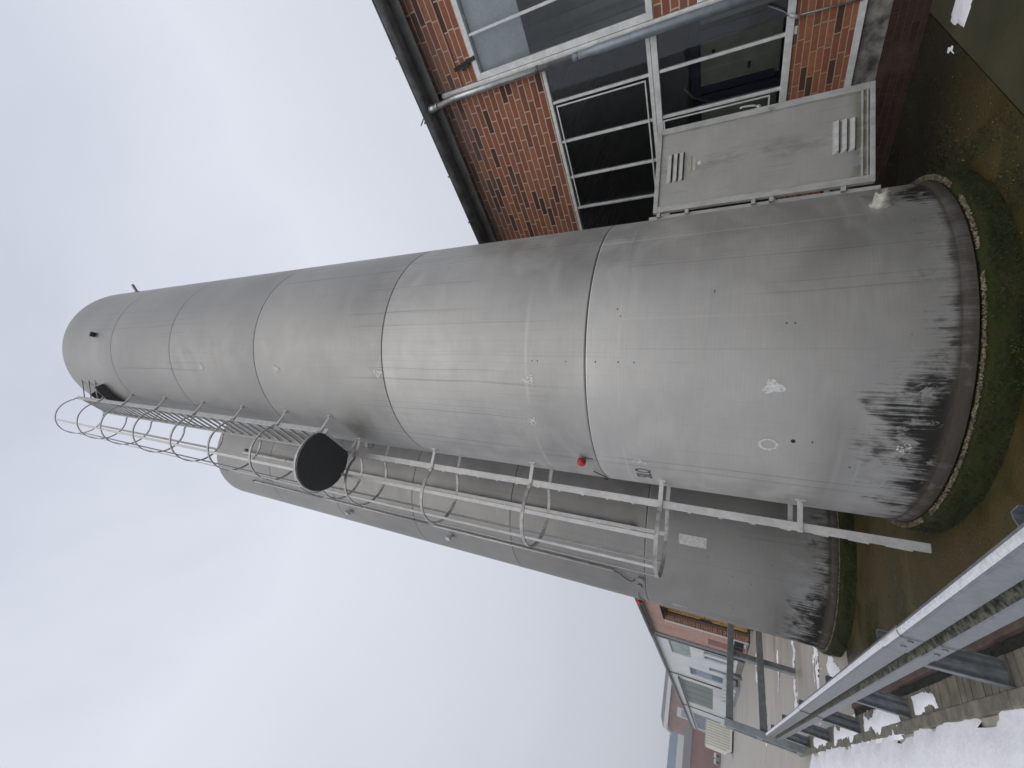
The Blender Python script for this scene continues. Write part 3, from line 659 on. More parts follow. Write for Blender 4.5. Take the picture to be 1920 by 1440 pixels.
m = MB(); m.tube([on(SB, -153.3, 13.71, R1-.01), on(SB, -153.3, 13.75, R1+.04), on(SB, -153.3, 13.70, R1+.035)], .02, 8); child(m, 'cable_gland', 'seam', s2)
pts = [on(SB, -153.3, 3.25, R1+.035)] + [on(SB, -153.3-4*math.sin(PI*k/10)-4*k/10, 3.2-.30*k/10-.05*math.sin(PI*k/10), R1+.03) for k in range(1, 11)]
m = MB(); m.tube(pts, .008, 6); child(m, 'cable', 'seam', s2)
m = MB(); m.bar(on(SB, -156, 2.80, R1-.01), on(SB, -156, 2.80, R1+.05), (0, 0, 1), .09, .08); m.bar(on(SB, -163, 2.83, R1-.01), on(SB, -163, 2.83, R1+.04), (0, 0, 1), .06, .10); child(m, 'junction_box', 'lamp_base', s2)
m = MB(); m.tube([on(SB, -163-(24.4*k/12), 2.83+.07*math.sin(PI*k/12)-.02*k/12, R1+.012) for k in range(13)], .007, 6); child(m, 'cable', 'alud', s2)
m = MB(); m.tube([on(SA, 170+(-18*k/10), 2.9-.10*math.sin(PI*k/10), R1+.02) for k in range(11)], .006, 6); child(m, 'cable', 'seam', s1)
for d, z in ((-162.2, 9.90), (-160.6, 6.80), (-96, 9.33)):
    m = MB(); m.tube([on(SB, d, z, R1-.01), on(SB, d, z, R1+.02)], .075, 16); m.bar(on(SB, d, z, R1+.01), on(SB, d, z, R1+.12), (0, 0, 1), .10, .10); m.bar(on(SB, d, z-.05, R1+.04), on(SB, d, z-.12, R1+.04), tan_(d), .04, .03); m.bar(on(SB, d-2.3, z, R1+.04), on(SB, d-3.4, z, R1+.04), (0, 0, 1), .05, .04)
    child(m, 'level_sensor', 'hoopw', s2, .004)
m = MB(); rows = []
m.lathe([(R1+.006, 1.82), (R1+.006, 2.22)], SB, 8, R(-126.3), R(-120.4)); m.lathe([(R1-.001, 1.82), (R1+.006, 1.82)], SB, 8, R(-126.3), R(-120.4)); m.lathe([(R1-.001, 2.22), (R1+.006, 2.22)], SB, 8, R(-126.3), R(-120.4)); child(m, 'blank_plate', 'plate', s2)
m = MB(); m.tube([on(SB, -150.6, .646, R1-.01), on(SB, -150.6, .646, R1+.03)], .022, 10); child(m, 'drain_nozzle', 'alud', s2)
for d, z in ((-143, 1.5), (-139, 1.45), (-141, 1.2), (-128, .95), (-131, 1.8), (-160, 1.45), (-162, 1.42)):
    m = MB(); m.tube([on(SB, d, z, R1-.005), on(SB, d, z, R1+.004)], .006, 8); child(m, 'rivet', 'ink', s2)

# ------------------------------------------------------------------ guard rail
gr = thing('guard_rail', 'galvanised corrugated guard rail running beside the snow', 'guard rail', (1.0, 4, 0))
prof_old = [(.985, .690), (.980, .704), (.968, .702), (.912, .672), (.905, .660), (.905, .622), (.912, .612), (.968, .585), (.975, .578), (.975, .566), (.968, .558), (.912, .532), (.905, .522), (.905, .484), (.912, .472), (.968, .446), (.980, .444), (.985, .456)]
prof = [(.985, .708), (.978, .722), (.962, .727), (.948, .724), (.935, .716), (.930, .704), (.930, .620), (.934, .612), (.985, .590), (.988, .584), (.988, .578), (.984, .572), (.935, .550), (.930, .542), (.930, .490), (.934, .482), (.980, .464), (.985, .474)]
ys = [-2.5, -.35, 3.47, 7.30, 11.45]
for k in range(4):
    y0, y1 = ys[k]-(.30 if k else 0), ys[k+1]; off = -.0035*(k % 2)
    off = -.006*(k % 2)
    m = MB(); n = 14; rows = []
    for i in range(n+1):
        y = y0+(y1-y0)*i/n
        rows.append([m.b.verts.new((x+off, y, z)) for x, z in prof] + [m.b.verts.new((x+off+.003, y, z)) for x, z in reversed(prof)])
    q = len(prof)
    for a, b2 in zip(rows, rows[1:]):
        for i in range(2*q):
            m.mi = 2 if 1 <= i <= 3 else 1 if (8 <= i <= 11 or (2*q-2-i) in range(8, 12)) else 0
            m._f([a[i], a[(i+1) % (2*q)], b2[(i+1) % (2*q)], b2[i]])
    m.mi = 0
    bm = child(m, 'beam', ['galv', 'valley', 'frost'], gr)
    if k < 3:
        m = MB(); q_ = [(x-.0045+(-.006 if k % 2 == 0 else 0)*0+off, z) for x, z in prof[1:16]]
        for (xa, za), (xb, zb) in zip(q_, q_[1:]): m._f([m.b.verts.new(p) for p in ((xa, y1-.304, za+.001), (xb, y1-.304, zb+.001), (xb, y1-.296, zb+.001), (xa, y1-.296, za+.001))])
        child(m, 'splice_gap_shade', 'dark', bm)  # dark strip paints the lap edge's shadow together with gap dirt
    for yb in (y1-.12, y1-.24):
        for z in (.66, .518):
            if k < 3 or yb < 11.4:
                m = MB(); m.tube([(.931+off, yb, z), (.922+off, yb, z)], .013, 10); child(m, 'bolt', 'galvpost', bm)
for k in range(-1, 6):
    y = 2.02+1.915*k; m = MB(); t = .005
    sec = [(1.00, -.03), (1.00, .03), (1.03, .03), (1.06, .018), (1.09, .018), (1.12, .03), (1.15, .03), (1.15, -.03), (1.145, -.03), (1.145, .025), (1.12, .025), (1.09, .012), (1.06, .012), (1.03, .025), (1.005, .025), (1.005, -.03)]
    lo = [m.b.verts.new((x, y+d, -.05)) for x, d in sec]; hi = [m.b.verts.new((x, y+d, .625)) for x, d in sec]
    m._f(lo[::-1]); m._f(hi)
    for i in range(len(sec)): m._f([lo[i], lo[(i+1) % len(sec)], hi[(i+1) % len(sec)], hi[i]])
    child(m, 'post', 'galvpost', gr)
    m = MB(); m.box(.978, .999, y-.03, y+.03, .55, .60); child(m, 'spacer', 'galvpost', gr)

# ------------------------------------------------------------------ steel barrier frame at the end of the rail
fr = thing('barrier_frame', 'dark grey steel tube barrier standing at the far end of the guard rail', 'barrier', (.97, 12.2, 0))
m = MB(); m.box(.91, 1.04, 12.16, 12.26, -.05, 1.42); m.box(.905, .975, 12.66, 12.72, -.05, 1.38)
for z0, z1 in ((1.22, 1.36), (.70, .80), (.0, .10)): m.box(.91, .97, 12.262, 12.658, z0, z1)
child(m, 'twin_post', 'steel', fr, .004)
A = Vector((1.0, 12.22, 0)); D = (Vector((2.52, 13.12, 0))-A).normalized(); sdn = Vector((-D.y, D.x, 0))
for z0, z1, nm in ((1.26, 1.40, 'top_rail'), (.63, .77, 'middle_rail')):
    m = MB(); m.bar(A+D*.05+Vector((0, 0, (z0+z1)/2)), A+D*4.6+Vector((0, 0, (z0+z1)/2)), (0, 0, 1), z1-z0, .08); child(m, nm, 'steel', fr, .006)
for s_ in (1.75, 4.5):
    m = MB(); q = A+D*s_ + sdn*.085; m.bar(q+Vector((0, 0, -.05)), q+Vector((0, 0, 1.36)), D, .15, .085); child(m, 'post', 'steel', fr, .006)

# ------------------------------------------------------------------ brick hall on the right
FX = 6.65
def fz(y, z): return y*.978, 1.6+(z-1.6)*.978
hall = thing('brick_hall', 'red brick hall with steel windows close behind the near silo', 'building', (FX, 4, 0))
YN = 35.6
zt = 5.86
# wall mass with openings, facade at FX: list of solid rectangles (y0,y1,z0,z1)
Y = lambda v: v*.978
Z = lambda v: 1.6+(v-1.6)*.978
wy0, wy1 = Y(1.235), 8.6        # window strip
z_t, z_m, z_b = Z(4.13), Z(2.70), Z(1.11)
def wallbox(y0, y1, z0, z1, x0=FX, x1=FX+.30): return (x0, x1, y0, y1, z0, z1)
m = MB()
m.box(*wallbox(wy0, wy1, Z(.53), z_b))
child(m, 'parapet_wall', 'brick_low', hall); m = MB(); m.box(*wallbox(-6, 28.3, -.1, .255)); child(m, 'wall_foot', 'brick_base', hall); m = MB()
for a in [(wy0, wy1, z_t, zt), (-6, wy0-.08, Z(5.12), zt), (-6, wy0-.08, Z(2.12), Z(2.60)), (wy1, 28.3, .30, zt), (28.3, 31.3, 4.78, zt), (31.3, YN, .0, zt), (-6, -4.6, .5, Z(5.12))]:
    m.box(*wallbox(*a))
m.box(FX+.302, 20, 28.1, 28.3, 0, zt-.02)
child(m, 'wall', 'brick', hall)
m = MB(); m.box(FX-.004, FX+.296, 31.304, YN-.01, 0, zt-.3); m.box(FX-.004, FX+.296, 28.0, 31.30, 4.78, zt-.3); child(m, 'wall', 'brick_far', hall, label='pink sunbleached brick part of the wall')
m = MB(); m.box(FX+.02, FX+.28, -6, 8.6, .257, Z(.46)); m.box(FX-.01, FX+.3, 8.6, 28.0, .257, .299); child(m, 'base_course', 'render', hall, .01)
m = MB(); m.box(FX-.015, FX+.05, wy0, 8.6, Z(.46)+.002, Z(.53)-.002); child(m, 'sill_strip', 'frame', hall, .003)
m = MB(); m.box(FX+.45, FX+.55, -6, 8.6, .25, Z(.53)); child(m, 'inner_wall', 'inner', hall)
# recess with yellow door frame
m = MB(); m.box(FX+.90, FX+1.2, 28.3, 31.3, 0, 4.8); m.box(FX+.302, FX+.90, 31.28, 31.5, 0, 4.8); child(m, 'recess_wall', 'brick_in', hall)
m = MB(); m.box(FX+.52, FX+.80, 31.02, 31.27, .1, 4.55); m.box(FX+.72, FX+.88, 28.35, 28.75, .1, 4.55); m.box(FX+.72, FX+.88, 28.75, 31.0, 4.25, 4.55); child(m, 'loading_door_frame', 'yellow', hall)
m = MB(); m.box(FX+.44, FX+.515, 31.15, 31.27, .1, 4.6); m.box(FX+.80, FX+.899, 28.75, 31.0, 0, 4.25); child(m, 'loading_door', 'gap', hall)
m = MB(); m.box(FX+.50, FX+.519, 30.95, 31.14, 2.0, 2.7); child(m, 'door_control', 'dark', hall)
m = MB(); m.box(FX-.012, FX-.005, 31.31, 31.75, 0, 4.75); child(m, 'reveal_strip', 'plate', hall)
for y in (31.6, 32.6):
    m = MB(); m.box(FX-.30, FX-.012, y, y+.28, .25, .75); child(m, 'dock_bumper', 'dark', hall, .03)
m = MB(); m.box(FX-.03, FX-.012, 31.5, 33.0, .1, .9); child(m, 'bumper_plate', 'whitewall', hall)
m = MB(); m.box(FX-.02, FX-.006, 33.2, 34.7, .1, 2.2); child(m, 'side_door', 'bgbrick', hall, label='dark red door')
m = MB(); m.box(FX-.10, FX+.3, YN-.02, YN+.55, -.05, zt); child(m, 'pilaster', 'roofgrey', hall)
m = MB(); m.tube([(FX-.16, YN+.62, 5.7), (FX-.16, YN+.62, 0)], .06, 8); child(m, 'downpipe', 'zinc', hall)
# cladding strip beside the downpipe
m = MB(); m.box(FX-.03, FX+.06, wy0-.075, wy0-.004, Z(1.60), Z(5.80)); m.box(FX-.045, FX-.031, wy0-.055, wy0-.020, Z(1.60), Z(5.80)); child(m, 'corner_strip', 'frame', hall, .002)
def window(y0, y1, z0, z1, fw_, bars_y=(), bars_z=(), xin=.0, fwt=None, name='window'):
    fwt = fwt or fw_
    m = MB(); xa, xb = FX-.02+xin, FX+.07+xin
    m.box(xa, xb, y0, y1, z0, z0+fwt); m.box(xa, xb, y0, y1, z1-fwt, z1); m.box(xa, xb, y0, y0+fw_, z0+fwt, z1-fwt); m.box(xa, xb, y1-fw_, y1, z0+fwt, z1-fwt)
    for y in bars_y: m.box(xa+.012, xb-.01, y-.016, y+.016, z0+fwt, z1-fwt)
    for z in bars_z: m.box(xa+.005, xb-.01, y0+fw_, y1-fw_, z-.02, z+.02)
    wn = child(m, name, 'frame', hall, .004)
    m = MB(); m.box(xa+.045, xa+.050, y0+fw_*.6, y1-fw_*.6, z0+fwt*.6, z1-fwt*.6); child(m, 'pane', 'glass', wn)
    return wn
ym = [Y(v) for v in (1.72, 2.27, 2.83, 3.37, 3.92, 4.47, 5.0, 5.55, 6.1, 6.65, 7.2, 7.75, 8.3)]
wu = window(wy0, wy1, Z(2.66), z_t, .05, ym)
wl = window(wy0, wy1, z_b, Z(2.655), .05, ym, fwt=.075)
# opening sashes
def sash(y0, y1, z0, z1, par):
    m = MB(); xa, xb = FX-.030, FX-.022; t = .018
    m.box(xa, xb, y0, y1, z0, z0+t); m.box(xa, xb, y0, y1, z1-t, z1); m.box(xa, xb, y0, y0+t, z0+t, z1-t); m.box(xa, xb, y1-t, y1, z0+t, z1-t)
    child(m, 'sash', 'frame', par, .002)
sash(Y(1.76), Y(3.36), Z(2.75), Z(4.03), wu); sash(Y(2.30), Y(3.36), Z(1.29), Z(2.57), wl)
wb = window(-4.6, wy0-.08, Z(2.60), Z(5.12), .075, [Y(.62), -1.2, -2.9], name='window')
wc = window(-4.5, wy0-.08, .55, Z(2.11), .06, [-.6, -2.5])
# window shadows inside: room
m = MB(); m.box(FX+.31, 14, -5.9, 27.9, .2, .26); child(m, 'room_floor', 'gap', hall)
m = MB()
m.box(FX+.31, 14, -5.9, 27.9, 5.3, 5.35)
for k in range(60): m.box(FX+.31, 14, -5.8+k*.24, -5.8+k*.24+.12, 5.22, 5.30)
child(m, 'ceiling', 'inner', hall)
m = MB(); m.box(13.9, 14, -5.9, 27.9, .26, 5.3); m.box(FX+.31, 14, -6, -5.9, .26, 5.3)
child(m, 'room_wall', 'inner', hall)
m = MB()
for k in range(25): m.box(8.46, 8.659, -5.0+k*.26, -5.0+k*.26+.11, 2.6, 5.2)
m.box(8.66, 8.70, -5.2, 1.45, 2.6, 5.2); child(m, 'partition', 'ribbed', hall)
m = MB(); m.hexa([(FX+.22, -3.6, Z(4.40)), (FX+.24, -3.6, Z(4.40)), (FX+.24, 1.14, Z(4.32)), (FX+.22, 1.14, Z(4.32)), (FX+.10, -3.6, Z(5.05)), (FX+.12, -3.6, Z(5.05)), (FX+.12, 1.14, Z(5.05)), (FX+.10, 1.14, Z(5.05))])
child(m, 'blind', 'curtain', hall)
# roof slab, fascia, gutter
m = MB(); m.box(FX-.10, 20, -6, YN+.5, zt+.002, zt+.14); child(m, 'roof', 'zinc', hall)
m = MB(); m.box(FX-.125, FX-.102, -6, YN+.5, zt-.13, zt+.15); child(m, 'fascia', 'fascia', hall)
m = MB(); gp = [(-.118*math.cos(R(a)), -.118*math.sin(R(a))) for a in range(0, 181, 15)]
gc = (FX-.245, zt+.085)
for i in range(len(gp)-1):
    (a, b_), (c_, d_) = gp[i], gp[i+1]
    v = [m.b.verts.new((gc[0]+a, -6, gc[1]+b_)), m.b.verts.new((gc[0]+c_, -6, gc[1]+d_)), m.b.verts.new((gc[0]+c_, YN+.5, gc[1]+d_)), m.b.verts.new((gc[0]+a, YN+.5, gc[1]+b_))]; m._f(v, True)
m.tube([(gc[0]-.118, -6, gc[1]+.005), (gc[0]-.118, YN+.5, gc[1]+.005)], .011, 8)
gt = child(m, 'gutter', 'zinc', hall)
for k in range(16):
    m = MB(); y = -1.2+k*.85
    pts = [(gc[0]-.123*math.cos(R(a)), y, gc[1]-.123*math.sin(R(a))) for a in range(-20, 181, 20)]
    for a, b2 in zip(pts, pts[1:]): m.bar(a, b2, (0, 1, 0), .03, .004)
    child(m, 'gutter_bracket', 'zinc', gt)
yd = 1.215
m = MB(); m.tube([(gc[0], yd+.01, gc[1]-.09), (gc[0], yd+.01, gc[1]-.17), (gc[0]+.02, yd+.01, gc[1]-.22), (FX-.13, yd+.005, 5.56), (FX-.105, yd, 5.50), (FX-.10, yd, 5.3), (FX-.10, yd, Z(3.62))], 0, 16, True, [.075, .047, .045, .044, .045, .044, .044]); dpz = child(m, 'downpipe', 'zincp', hall)
for z in (5.46, Z(4.14), Z(3.56), 5.72):
    m = MB(); m.tube([(FX-.10 if z < 5.6 else gc[0], yd, z-.015), (FX-.10 if z < 5.6 else gc[0], yd, z+.02)], .050, 16); child(m, 'pipe_collar', 'zinc' if z == Z(4.14) else 'zincp', dpz)
m = MB(); m.tube([(FX-.10, yd, Z(3.62)), (FX-.10, yd, Z(3.35)), (FX-.10, yd, Z(3.34)), (FX-.10, yd+.01, .05)], 0, 16, True, [.050, .050, .057, .057]); child(m, 'standpipe', 'pipeg', hall)
m = MB(); m.bar((FX+.0, Y(1.23), gc[1]+.06), (gc[0]-.20, Y(1.38), gc[1]+.06), (0, 1, 0), .02, .006); child(m, 'gutter_stay', 'hoopw', hall)
# wall details
m = MB(); m.tube([(FX-.03, Y(1.56), Z(1.16)), (FX-.03, Y(1.60), Z(.50))], .009, 8); rod = child(m, 'vent_rod', 'alud', hall)
m = MB(); m.tube([(FX-.05, Y(1.53), Z(1.17)), (FX-.06, Y(1.58), Z(1.07))], .017, 10); child(m, 'rod_fitting', 'hoopw', rod)
m = MB(); m.tube([(FX-.03, Y(1.55), Z(1.17)), (FX-.05, Y(1.49), Z(1.22)), (FX-.05, Y(1.42), Z(1.33)), (FX-.02, Y(1.40), Z(1.38))], .006, 6); child(m, 'pull_wire', 'alud', rod)
m = MB(); m.box(FX-.006, FX-.003, Y(1.665), Y(1.74), Z(1.075), Z(1.118)+.0); child(m, 'white_sticker', 'white', hall)
m = MB(); m.bar((FX-.02, Y(.93), Z(5.43)), (FX-.03, Y(.87), Z(5.05)), (0, 1, 0), .05, .02); m.bar((FX-.035, Y(.96), Z(5.30)), (FX-.035, Y(.91), Z(5.16)), (0, 1, 0), .03, .03); child(m, 'cable_bracket', 'seam', hall)
m = MB(); m.box(FX-.012, FX-.002, -6, wy0-.08, Z(5.40), Z(5.415)); child(m, 'brick_ledge', 'bgbrick', hall)
# machine inside
mc = thing('machine', 'cream machine with blue frame behind the lower window panes', 'machine', (7.6, 2, .26))
m = MB()
for a in ((.7, 1.50), (1.70, 2.26), (2.42, 3.0), (3.1, 3.7)): m.box(7.42, 7.9, a[0], a[1], 1.18, 2.13)
child(m, 'panel', 'cream', mc, .01)
m = MB()
for y in (1.56, 2.31, 3.02): m.box(7.38, 7.46, y, y+.10, .26, 2.22)
m.box(7.38, 7.46, .6, 3.8, 2.14, 2.24); m.box(7.36, 7.40, 2.20, 2.28, 1.25, 2.14); m.box(7.5, 7.9, .6, 3.8, .26, 1.17)
child(m, 'frame', 'blue', mc)
m = MB()
for y, z in ((1.80, 1.95), (2.05, 1.52), (1.35, 1.6), (1.10, 1.75)): m.box(7.395, 7.419, y, y+.07, z, z+.035)
child(m, 'grip', 'gap', mc)
m = MB(); m.tube([(7.0, 2.05, 2.3), (7.05, 2.2, 2.2), (7.05, 2.35, 1.9)], .012, 6); child(m, 'hose', 'roofgrey', mc)

# ------------------------------------------------------------------ pale clad hall beyond
wh = thing('clad_hall', 'long pale clad hall with green glazing beyond the brick hall', 'building', (FX, 60, 0))
YE = 124
y0 = YN+.56
m = MB()
ops = [(37.2, 41.9, 3.46, 4.90, 'green'), (37.5, 38.6, .5, 2.48, 'bluedoor'), (39.3, 40.5, .5, 2.48, 'bluedoor'), (43.5, 45.0, .6, 2.15, 'bluedoor'), (46.4, 50.2, 0, 3.75, 'bluedoor'), (55, 75, 1.9, 4.95, 'greygreen'), (88, 121, .8, 4.7, 'bluepanel')]
cuts = sorted([y0, YE] + [v for o_ in ops for v in o_[:2]])
for a, b2 in zip(cuts, cuts[1:]):
    mid = (a+b2)/2; inn = sorted([(o_[2], o_[3]) for o_ in ops if o_[0] <= mid <= o_[1]]); z = -.05
    for p, q in inn:
        if p > z: m.box(FX, FX+.3, a, b2, z, p)
        z = q
    m.box(FX, FX+.3, a, b2, z, 5.86)
m.box(FX+.3, 20, YE-.3, YE, 0, 5.86); child(m, 'wall', 'wpanel', wh)
for k, (a, b2, p, q, mt) in enumerate(ops):
    m = MB(); m.box(FX+.10, FX+.14, a, b2, p, q)
    if mt in ('greygreen', 'bluepanel'):
        n = 4
        for i in range(1, n): m.box(FX+.07, FX+.10, a+(b2-a)*i/n-.05, a+(b2-a)*i/n+.05, p, q)
    child(m, 'window' if mt != 'bluedoor' or p > 0 else 'door', mt, wh)
m = MB()
for a, b2, p, q, mt in ops: m.box(FX-.02, FX+.02, a-.12, a-.02, p, q); m.box(FX-.02, FX+.02, a-.12, b2+.1, q+.01, q+.12)
child(m, 'window_trim', 'whitewall', wh)
m = MB(); m.box(FX+.095, FX+.098, 46.6, 50.0, 2.0, 3.3); child(m, 'door_glass', 'bluepanel', wh)
m = MB(); m.box(FX-.10, 20, y0, YE+.3, 5.862, 6.0); m.box(FX-.30, FX-.10, y0, YE+.3, 5.84, 5.98); child(m, 'roof', 'fascia', wh)
for y in (52.0, 79.0):
    m = MB(); m.tube([(FX-.18, y, 5.85), (FX-.12, y, 5.4), (FX-.12, y, 0)], .06, 8); child(m, 'downpipe', 'zinc', wh)
m = MB(); m.box(FX-.25, FX-.01, 54, 122, 5.0, 5.12); child(m, 'canopy_edge', 'fascia', wh)
m = MB(); m.box(FX-.02, FX-.004, y0, YE, -.05, .35); child(m, 'wall_foot', 'render', wh)

# items standing by the far wall
pr_ = thing('pallet_rack', 'low dark rack with pale slats against the pale hall wall', 'rack', (6.0, 48, 0))
m = MB(); m.box(5.65, 6.5, 42.5, 54, 0, .12); m.box(5.7, 5.78, 42.5, 54, .12, .95); m.box(6.4, 6.48, 42.5, 54, .12, .95); child(m, 'rack_frame', 'steel', pr_)
m = MB()
for k in range(5): m.box(5.6, 6.3, 43.5+k*2.2, 44.4+k*2.2, .25, 1.15)
child(m, 'slats', 'whitewall', pr_)
bd = thing('bollard', 'small dark bollard by the foot of the pale hall', 'bollard', (6.0, 40.0, 0))
m = MB(); m.tube([(6.05, 40, 0), (6.05, 40, .75), (6.05, 40, .80)], 0, 10, True, [.12, .12, .08]); child(m, 'shaft', 'steel', bd)
m = MB(); m.tube([(6.05, 40, .802), (6.05, 40, .9)], .07, 10); child(m, 'cap', 'bgbrick', bd)
tr = thing('storage_container', 'cream ribbed storage container in the yard at the end of the hall', 'container', (3.2, 55, 0))
m = MB(); x0, x1, ya, yb = 2.03, 4.0, 54.6, 60
pts = [(x0+.25, .12), (x1, .12), (x1, 2.32), (x0+.05, 2.32), (x0, 2.25), (x0, .5)]
lo = [m.b.verts.new((x, ya, z)) for x, z in pts]; hi = [m.b.verts.new((x, yb, z)) for x, z in pts]; m._f(lo[::-1]); m._f(hi)
for i in range(len(pts)): m._f([lo[i], lo[(i+1) % 6], hi[(i+1) % 6], hi[i]])
child(m, 'body', 'contain', tr, .02)
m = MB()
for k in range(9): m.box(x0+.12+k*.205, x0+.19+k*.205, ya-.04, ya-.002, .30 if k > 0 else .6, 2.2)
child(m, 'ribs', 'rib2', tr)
m = MB(); m.box(x0-.02, x1+.02, ya-.05, yb, 2.325, 2.37); child(m, 'roof_edge', 'whitewall', tr)
m = MB(); m.box(x0+.3, x0+.5, ya+.1, yb-.1, -.01, .12); m.box(x1-.4, x1-.2, ya+.1, yb-.1, -.01, .12); child(m, 'skids', 'gap', tr)

# ------------------------------------------------------------------ buildings far behind
def azx(az, y): return math.tan(R(az))*y
def elz(el, az, y): return 1.6+math.tan(R(el))*y/math.cos(R(az))
g = thing('gabled_building', 'tall orange brick building with pale eaves behind the clad hall', 'building', (azx(4, 190), 190, 0))
yy = 190
m = MB(); m.box(azx(2.42, yy), azx(14, yy), yy, yy+25, 0, elz(4.25, 4, yy)); child(m, 'wall', 'bgbrick2', g)
m = MB(); m.box(azx(2.2, yy)-.3, azx(14, yy), yy-1.2, yy+25, elz(4.25, 4, yy)+.02, elz(4.62, 4, yy)); child(m, 'eaves', 'wpanel', g)
m = MB()
za, zb = elz(4.62, 4, yy)+.02, elz(4.95, 4, yy)
m.hexa([(azx(2.2, yy)-.3, yy-1.2, za), (azx(14, yy), yy-1.2, za), (azx(14, yy), yy+25, za), (azx(2.2, yy)-.3, yy+25, za), (azx(2.95, yy), yy-1, zb), (azx(14, yy), yy-1, zb), (azx(14, yy), yy+24, zb), (azx(2.95, yy), yy+24, zb)]); child(m, 'roof', 'roofgrey', g)
m = MB(); m.box(azx(3.5, yy), azx(4.3, yy), yy-.12, yy-.01, elz(2.2, 4, yy), elz(3.5, 4, yy)); wn = child(m, 'window', 'whitewall', g)
m = MB(); m.box(azx(3.6, yy), azx(4.2, yy), yy-.2, yy-.125, elz(2.3, 4, yy), elz(3.1, 4, yy)); child(m, 'pane', 'bluepanel', wn)
g2 = thing('low_brick_shed', 'dark red brick shed with grey roof band left of the container', 'building', (azx(0, 150), 150, 0))
yy = 150
m = MB(); m.box(azx(-14, yy), azx(2.95, yy), yy, yy+20, 0, elz(1.95, 1, yy)); child(m, 'wall', 'bgbrick', g2)
m = MB(); m.box(azx(-14, yy), azx(2.95, yy)+.2, yy-.5, yy+20, elz(1.95, 1, yy)+.01, elz(2.66, 1, yy)); child(m, 'roof', 'roofgrey', g2)
m = MB(); m.box(azx(-14, yy), azx(2.4, yy), yy-.06, yy-.01, elz(1.75, 1, yy), elz(1.95, 1, yy)); child(m, 'roof_edge', 'bgbrick2', g2)
for a, b2 in ((.95, 1.32), (1.42, 1.8), (-1.2, -.8), (-2, -1.6)):
    m = MB(); m.box(azx(a, yy), azx(b2, yy), yy-.15, yy-.02, .2, 1.6+math.tan(R(-.25))*yy+.55); wn = child(m, 'window', 'whitewall', g2)
    m = MB(); m.box(azx(a, yy)+.1, azx(b2, yy)-.1, yy-.2, yy-.155, .25, .95); child(m, 'pane', 'gap', wn)
g3 = thing('glazed_hall', 'white hall with blue grey glazing band rising behind the brick shed', 'building', (azx(0, 230), 230, 0))
yy = 230
m = MB(); m.box(azx(-14, yy), azx(2.5, yy), yy, yy+30, 0, elz(3.24, 1, yy)); child(m, 'wall', 'whitewall', g3)
m = MB(); m.box(azx(-14, yy), azx(2.5, yy), yy+.1, yy+30, elz(3.24, 1, yy)+.02, elz(4.0, 1, yy))
for k in range(40): m.box(azx(-14, yy)+k*1.7, azx(-14, yy)+k*1.7+.25, yy+.0, yy+.099, elz(3.24, 1, yy)+.02, elz(4.0, 1, yy))
child(m, 'glazing', 'bluepanel', g3)

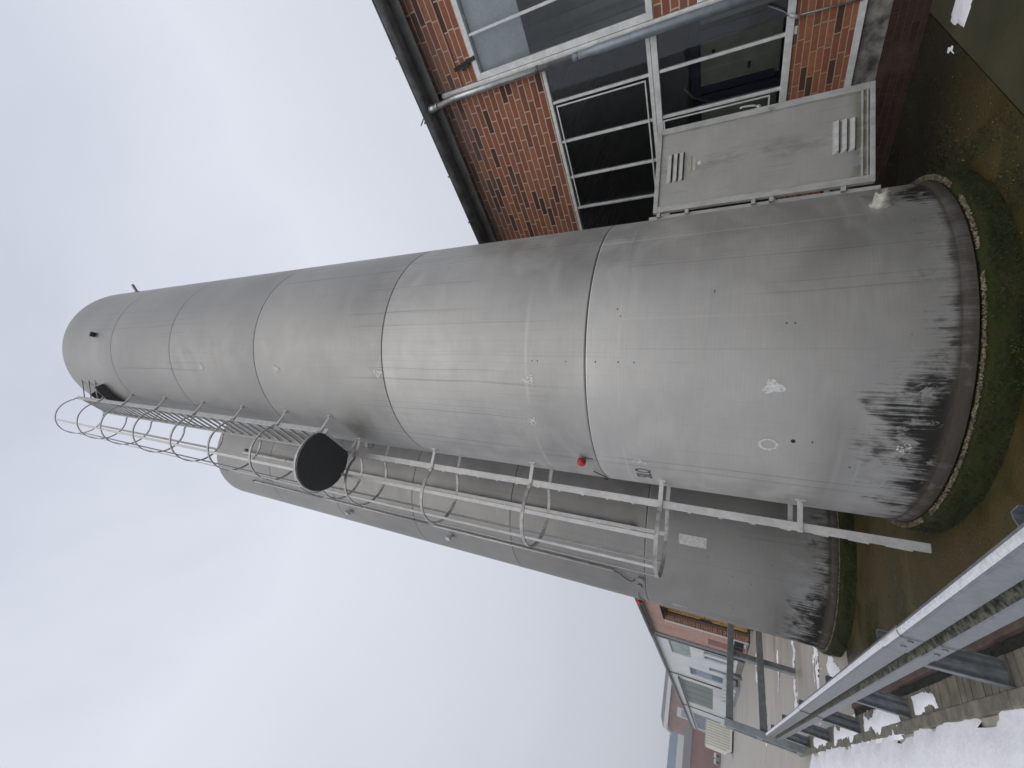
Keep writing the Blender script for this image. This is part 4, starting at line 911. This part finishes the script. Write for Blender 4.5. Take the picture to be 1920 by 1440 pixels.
# ------------------------------------------------------------------ moss clumps, grit on the slab
def in_silo(x, y): return math.hypot(x-SA[0], y-SA[1]) < 1.62 or math.hypot(x-SB[0], y-SB[1]) < 1.62
m = MB(); rnd = random.Random(21)
for k in range(9000):
    t = rnd.random()
    if t < .62: a = rnd.uniform(-100, -30); rad = 1.62+abs(rnd.gauss(0, .22)); x, y = SA[0]+rad*math.cos(R(a)), SA[1]+rad*math.sin(R(a))
    elif t < .72: x, y = rnd.gauss(6.3, .08), rnd.uniform(1, 5)
    elif t < .86: x, y = rnd.gauss(1.24, .02), rnd.uniform(1, 9)
    else: x, y = rnd.uniform(1.5, 6.2), rnd.uniform(.5, 8)
    if in_silo(x, y) or noise.noise(Vector((x*3, y*3, 0))) < (-.05 if t < .62 else -.5): continue
    s_ = rnd.uniform(.003, .009); p = Vector((x, y, .0 if x > 1.42 else -.02))
    for q in range(3):
        a = rnd.uniform(0, 2*PI); d = Vector((math.cos(a), math.sin(a), 0)); e2 = Vector((-d.y, d.x, 0))
        m._f([m.b.verts.new(p+e2*s_*.5), m.b.verts.new(p-e2*s_*.5), m.b.verts.new(p+d*s_+Vector((0, 0, s_*rnd.uniform(.3, 1.1))))])
o = m.build('moss_tufts', 'moss'); tag(o, 'tiny green moss tufts on the wet slab around the plinths', 'moss', None, 'stuff')
m = MB()
for k in range(700):
    t = rnd.random()
    if t < .45: a = rnd.uniform(-95, -35); rad = 1.64+abs(rnd.gauss(0, .3)); x, y = SA[0]+rad*math.cos(R(a)), SA[1]+rad*math.sin(R(a))
    else: x, y = rnd.uniform(1.45, 6.3), rnd.uniform(-.5, 7.9)
    if in_silo(x, y): continue
    s_ = rnd.uniform(.0015, .0055)*(1.5 if rnd.random() < .06 else 1); ct = Vector((x, y, s_*.6))
    vs = [m.b.verts.new(ct+Vector(d)*s_*rnd.uniform(.7, 1.3)) for d in ((1, 0, 0), (0, 1, 0), (-1, 0, 0), (0, -1, 0), (0, 0, .7), (0, 0, -.7))]
    for i, j in ((0, 1), (1, 2), (2, 3), (3, 0)): m._f([vs[i], vs[j], vs[4]]); m._f([vs[j], vs[i], vs[5]])
o = m.build('grit', 'pebble'); tag(o, 'loose pale grit and pebbles lying on the wet slab', 'grit', None, 'stuff')

# ------------------------------------------------------------------ winter air
mh = bpy.data.materials.new('haze'); mh.use_nodes = True; th = mh.node_tree; th.nodes.clear()
oh = th.nodes.new('ShaderNodeOutputMaterial'); vh = th.nodes.new('ShaderNodeVolumePrincipled'); th.links.new(vh.outputs[0], oh.inputs['Volume'])
vh.inputs['Color'].default_value = (.93, .95, 1, 1); vh.inputs['Density'].default_value = .0016; vh.inputs['Anisotropy'].default_value = .2
hz = MB().box(-410, 410, -210, 610, -1.4, 22).build('haze', mh); hz['kind'] = 'stuff'; hz['label'] = 'thin grey winter haze hanging over the whole yard'; hz['category'] = 'haze'
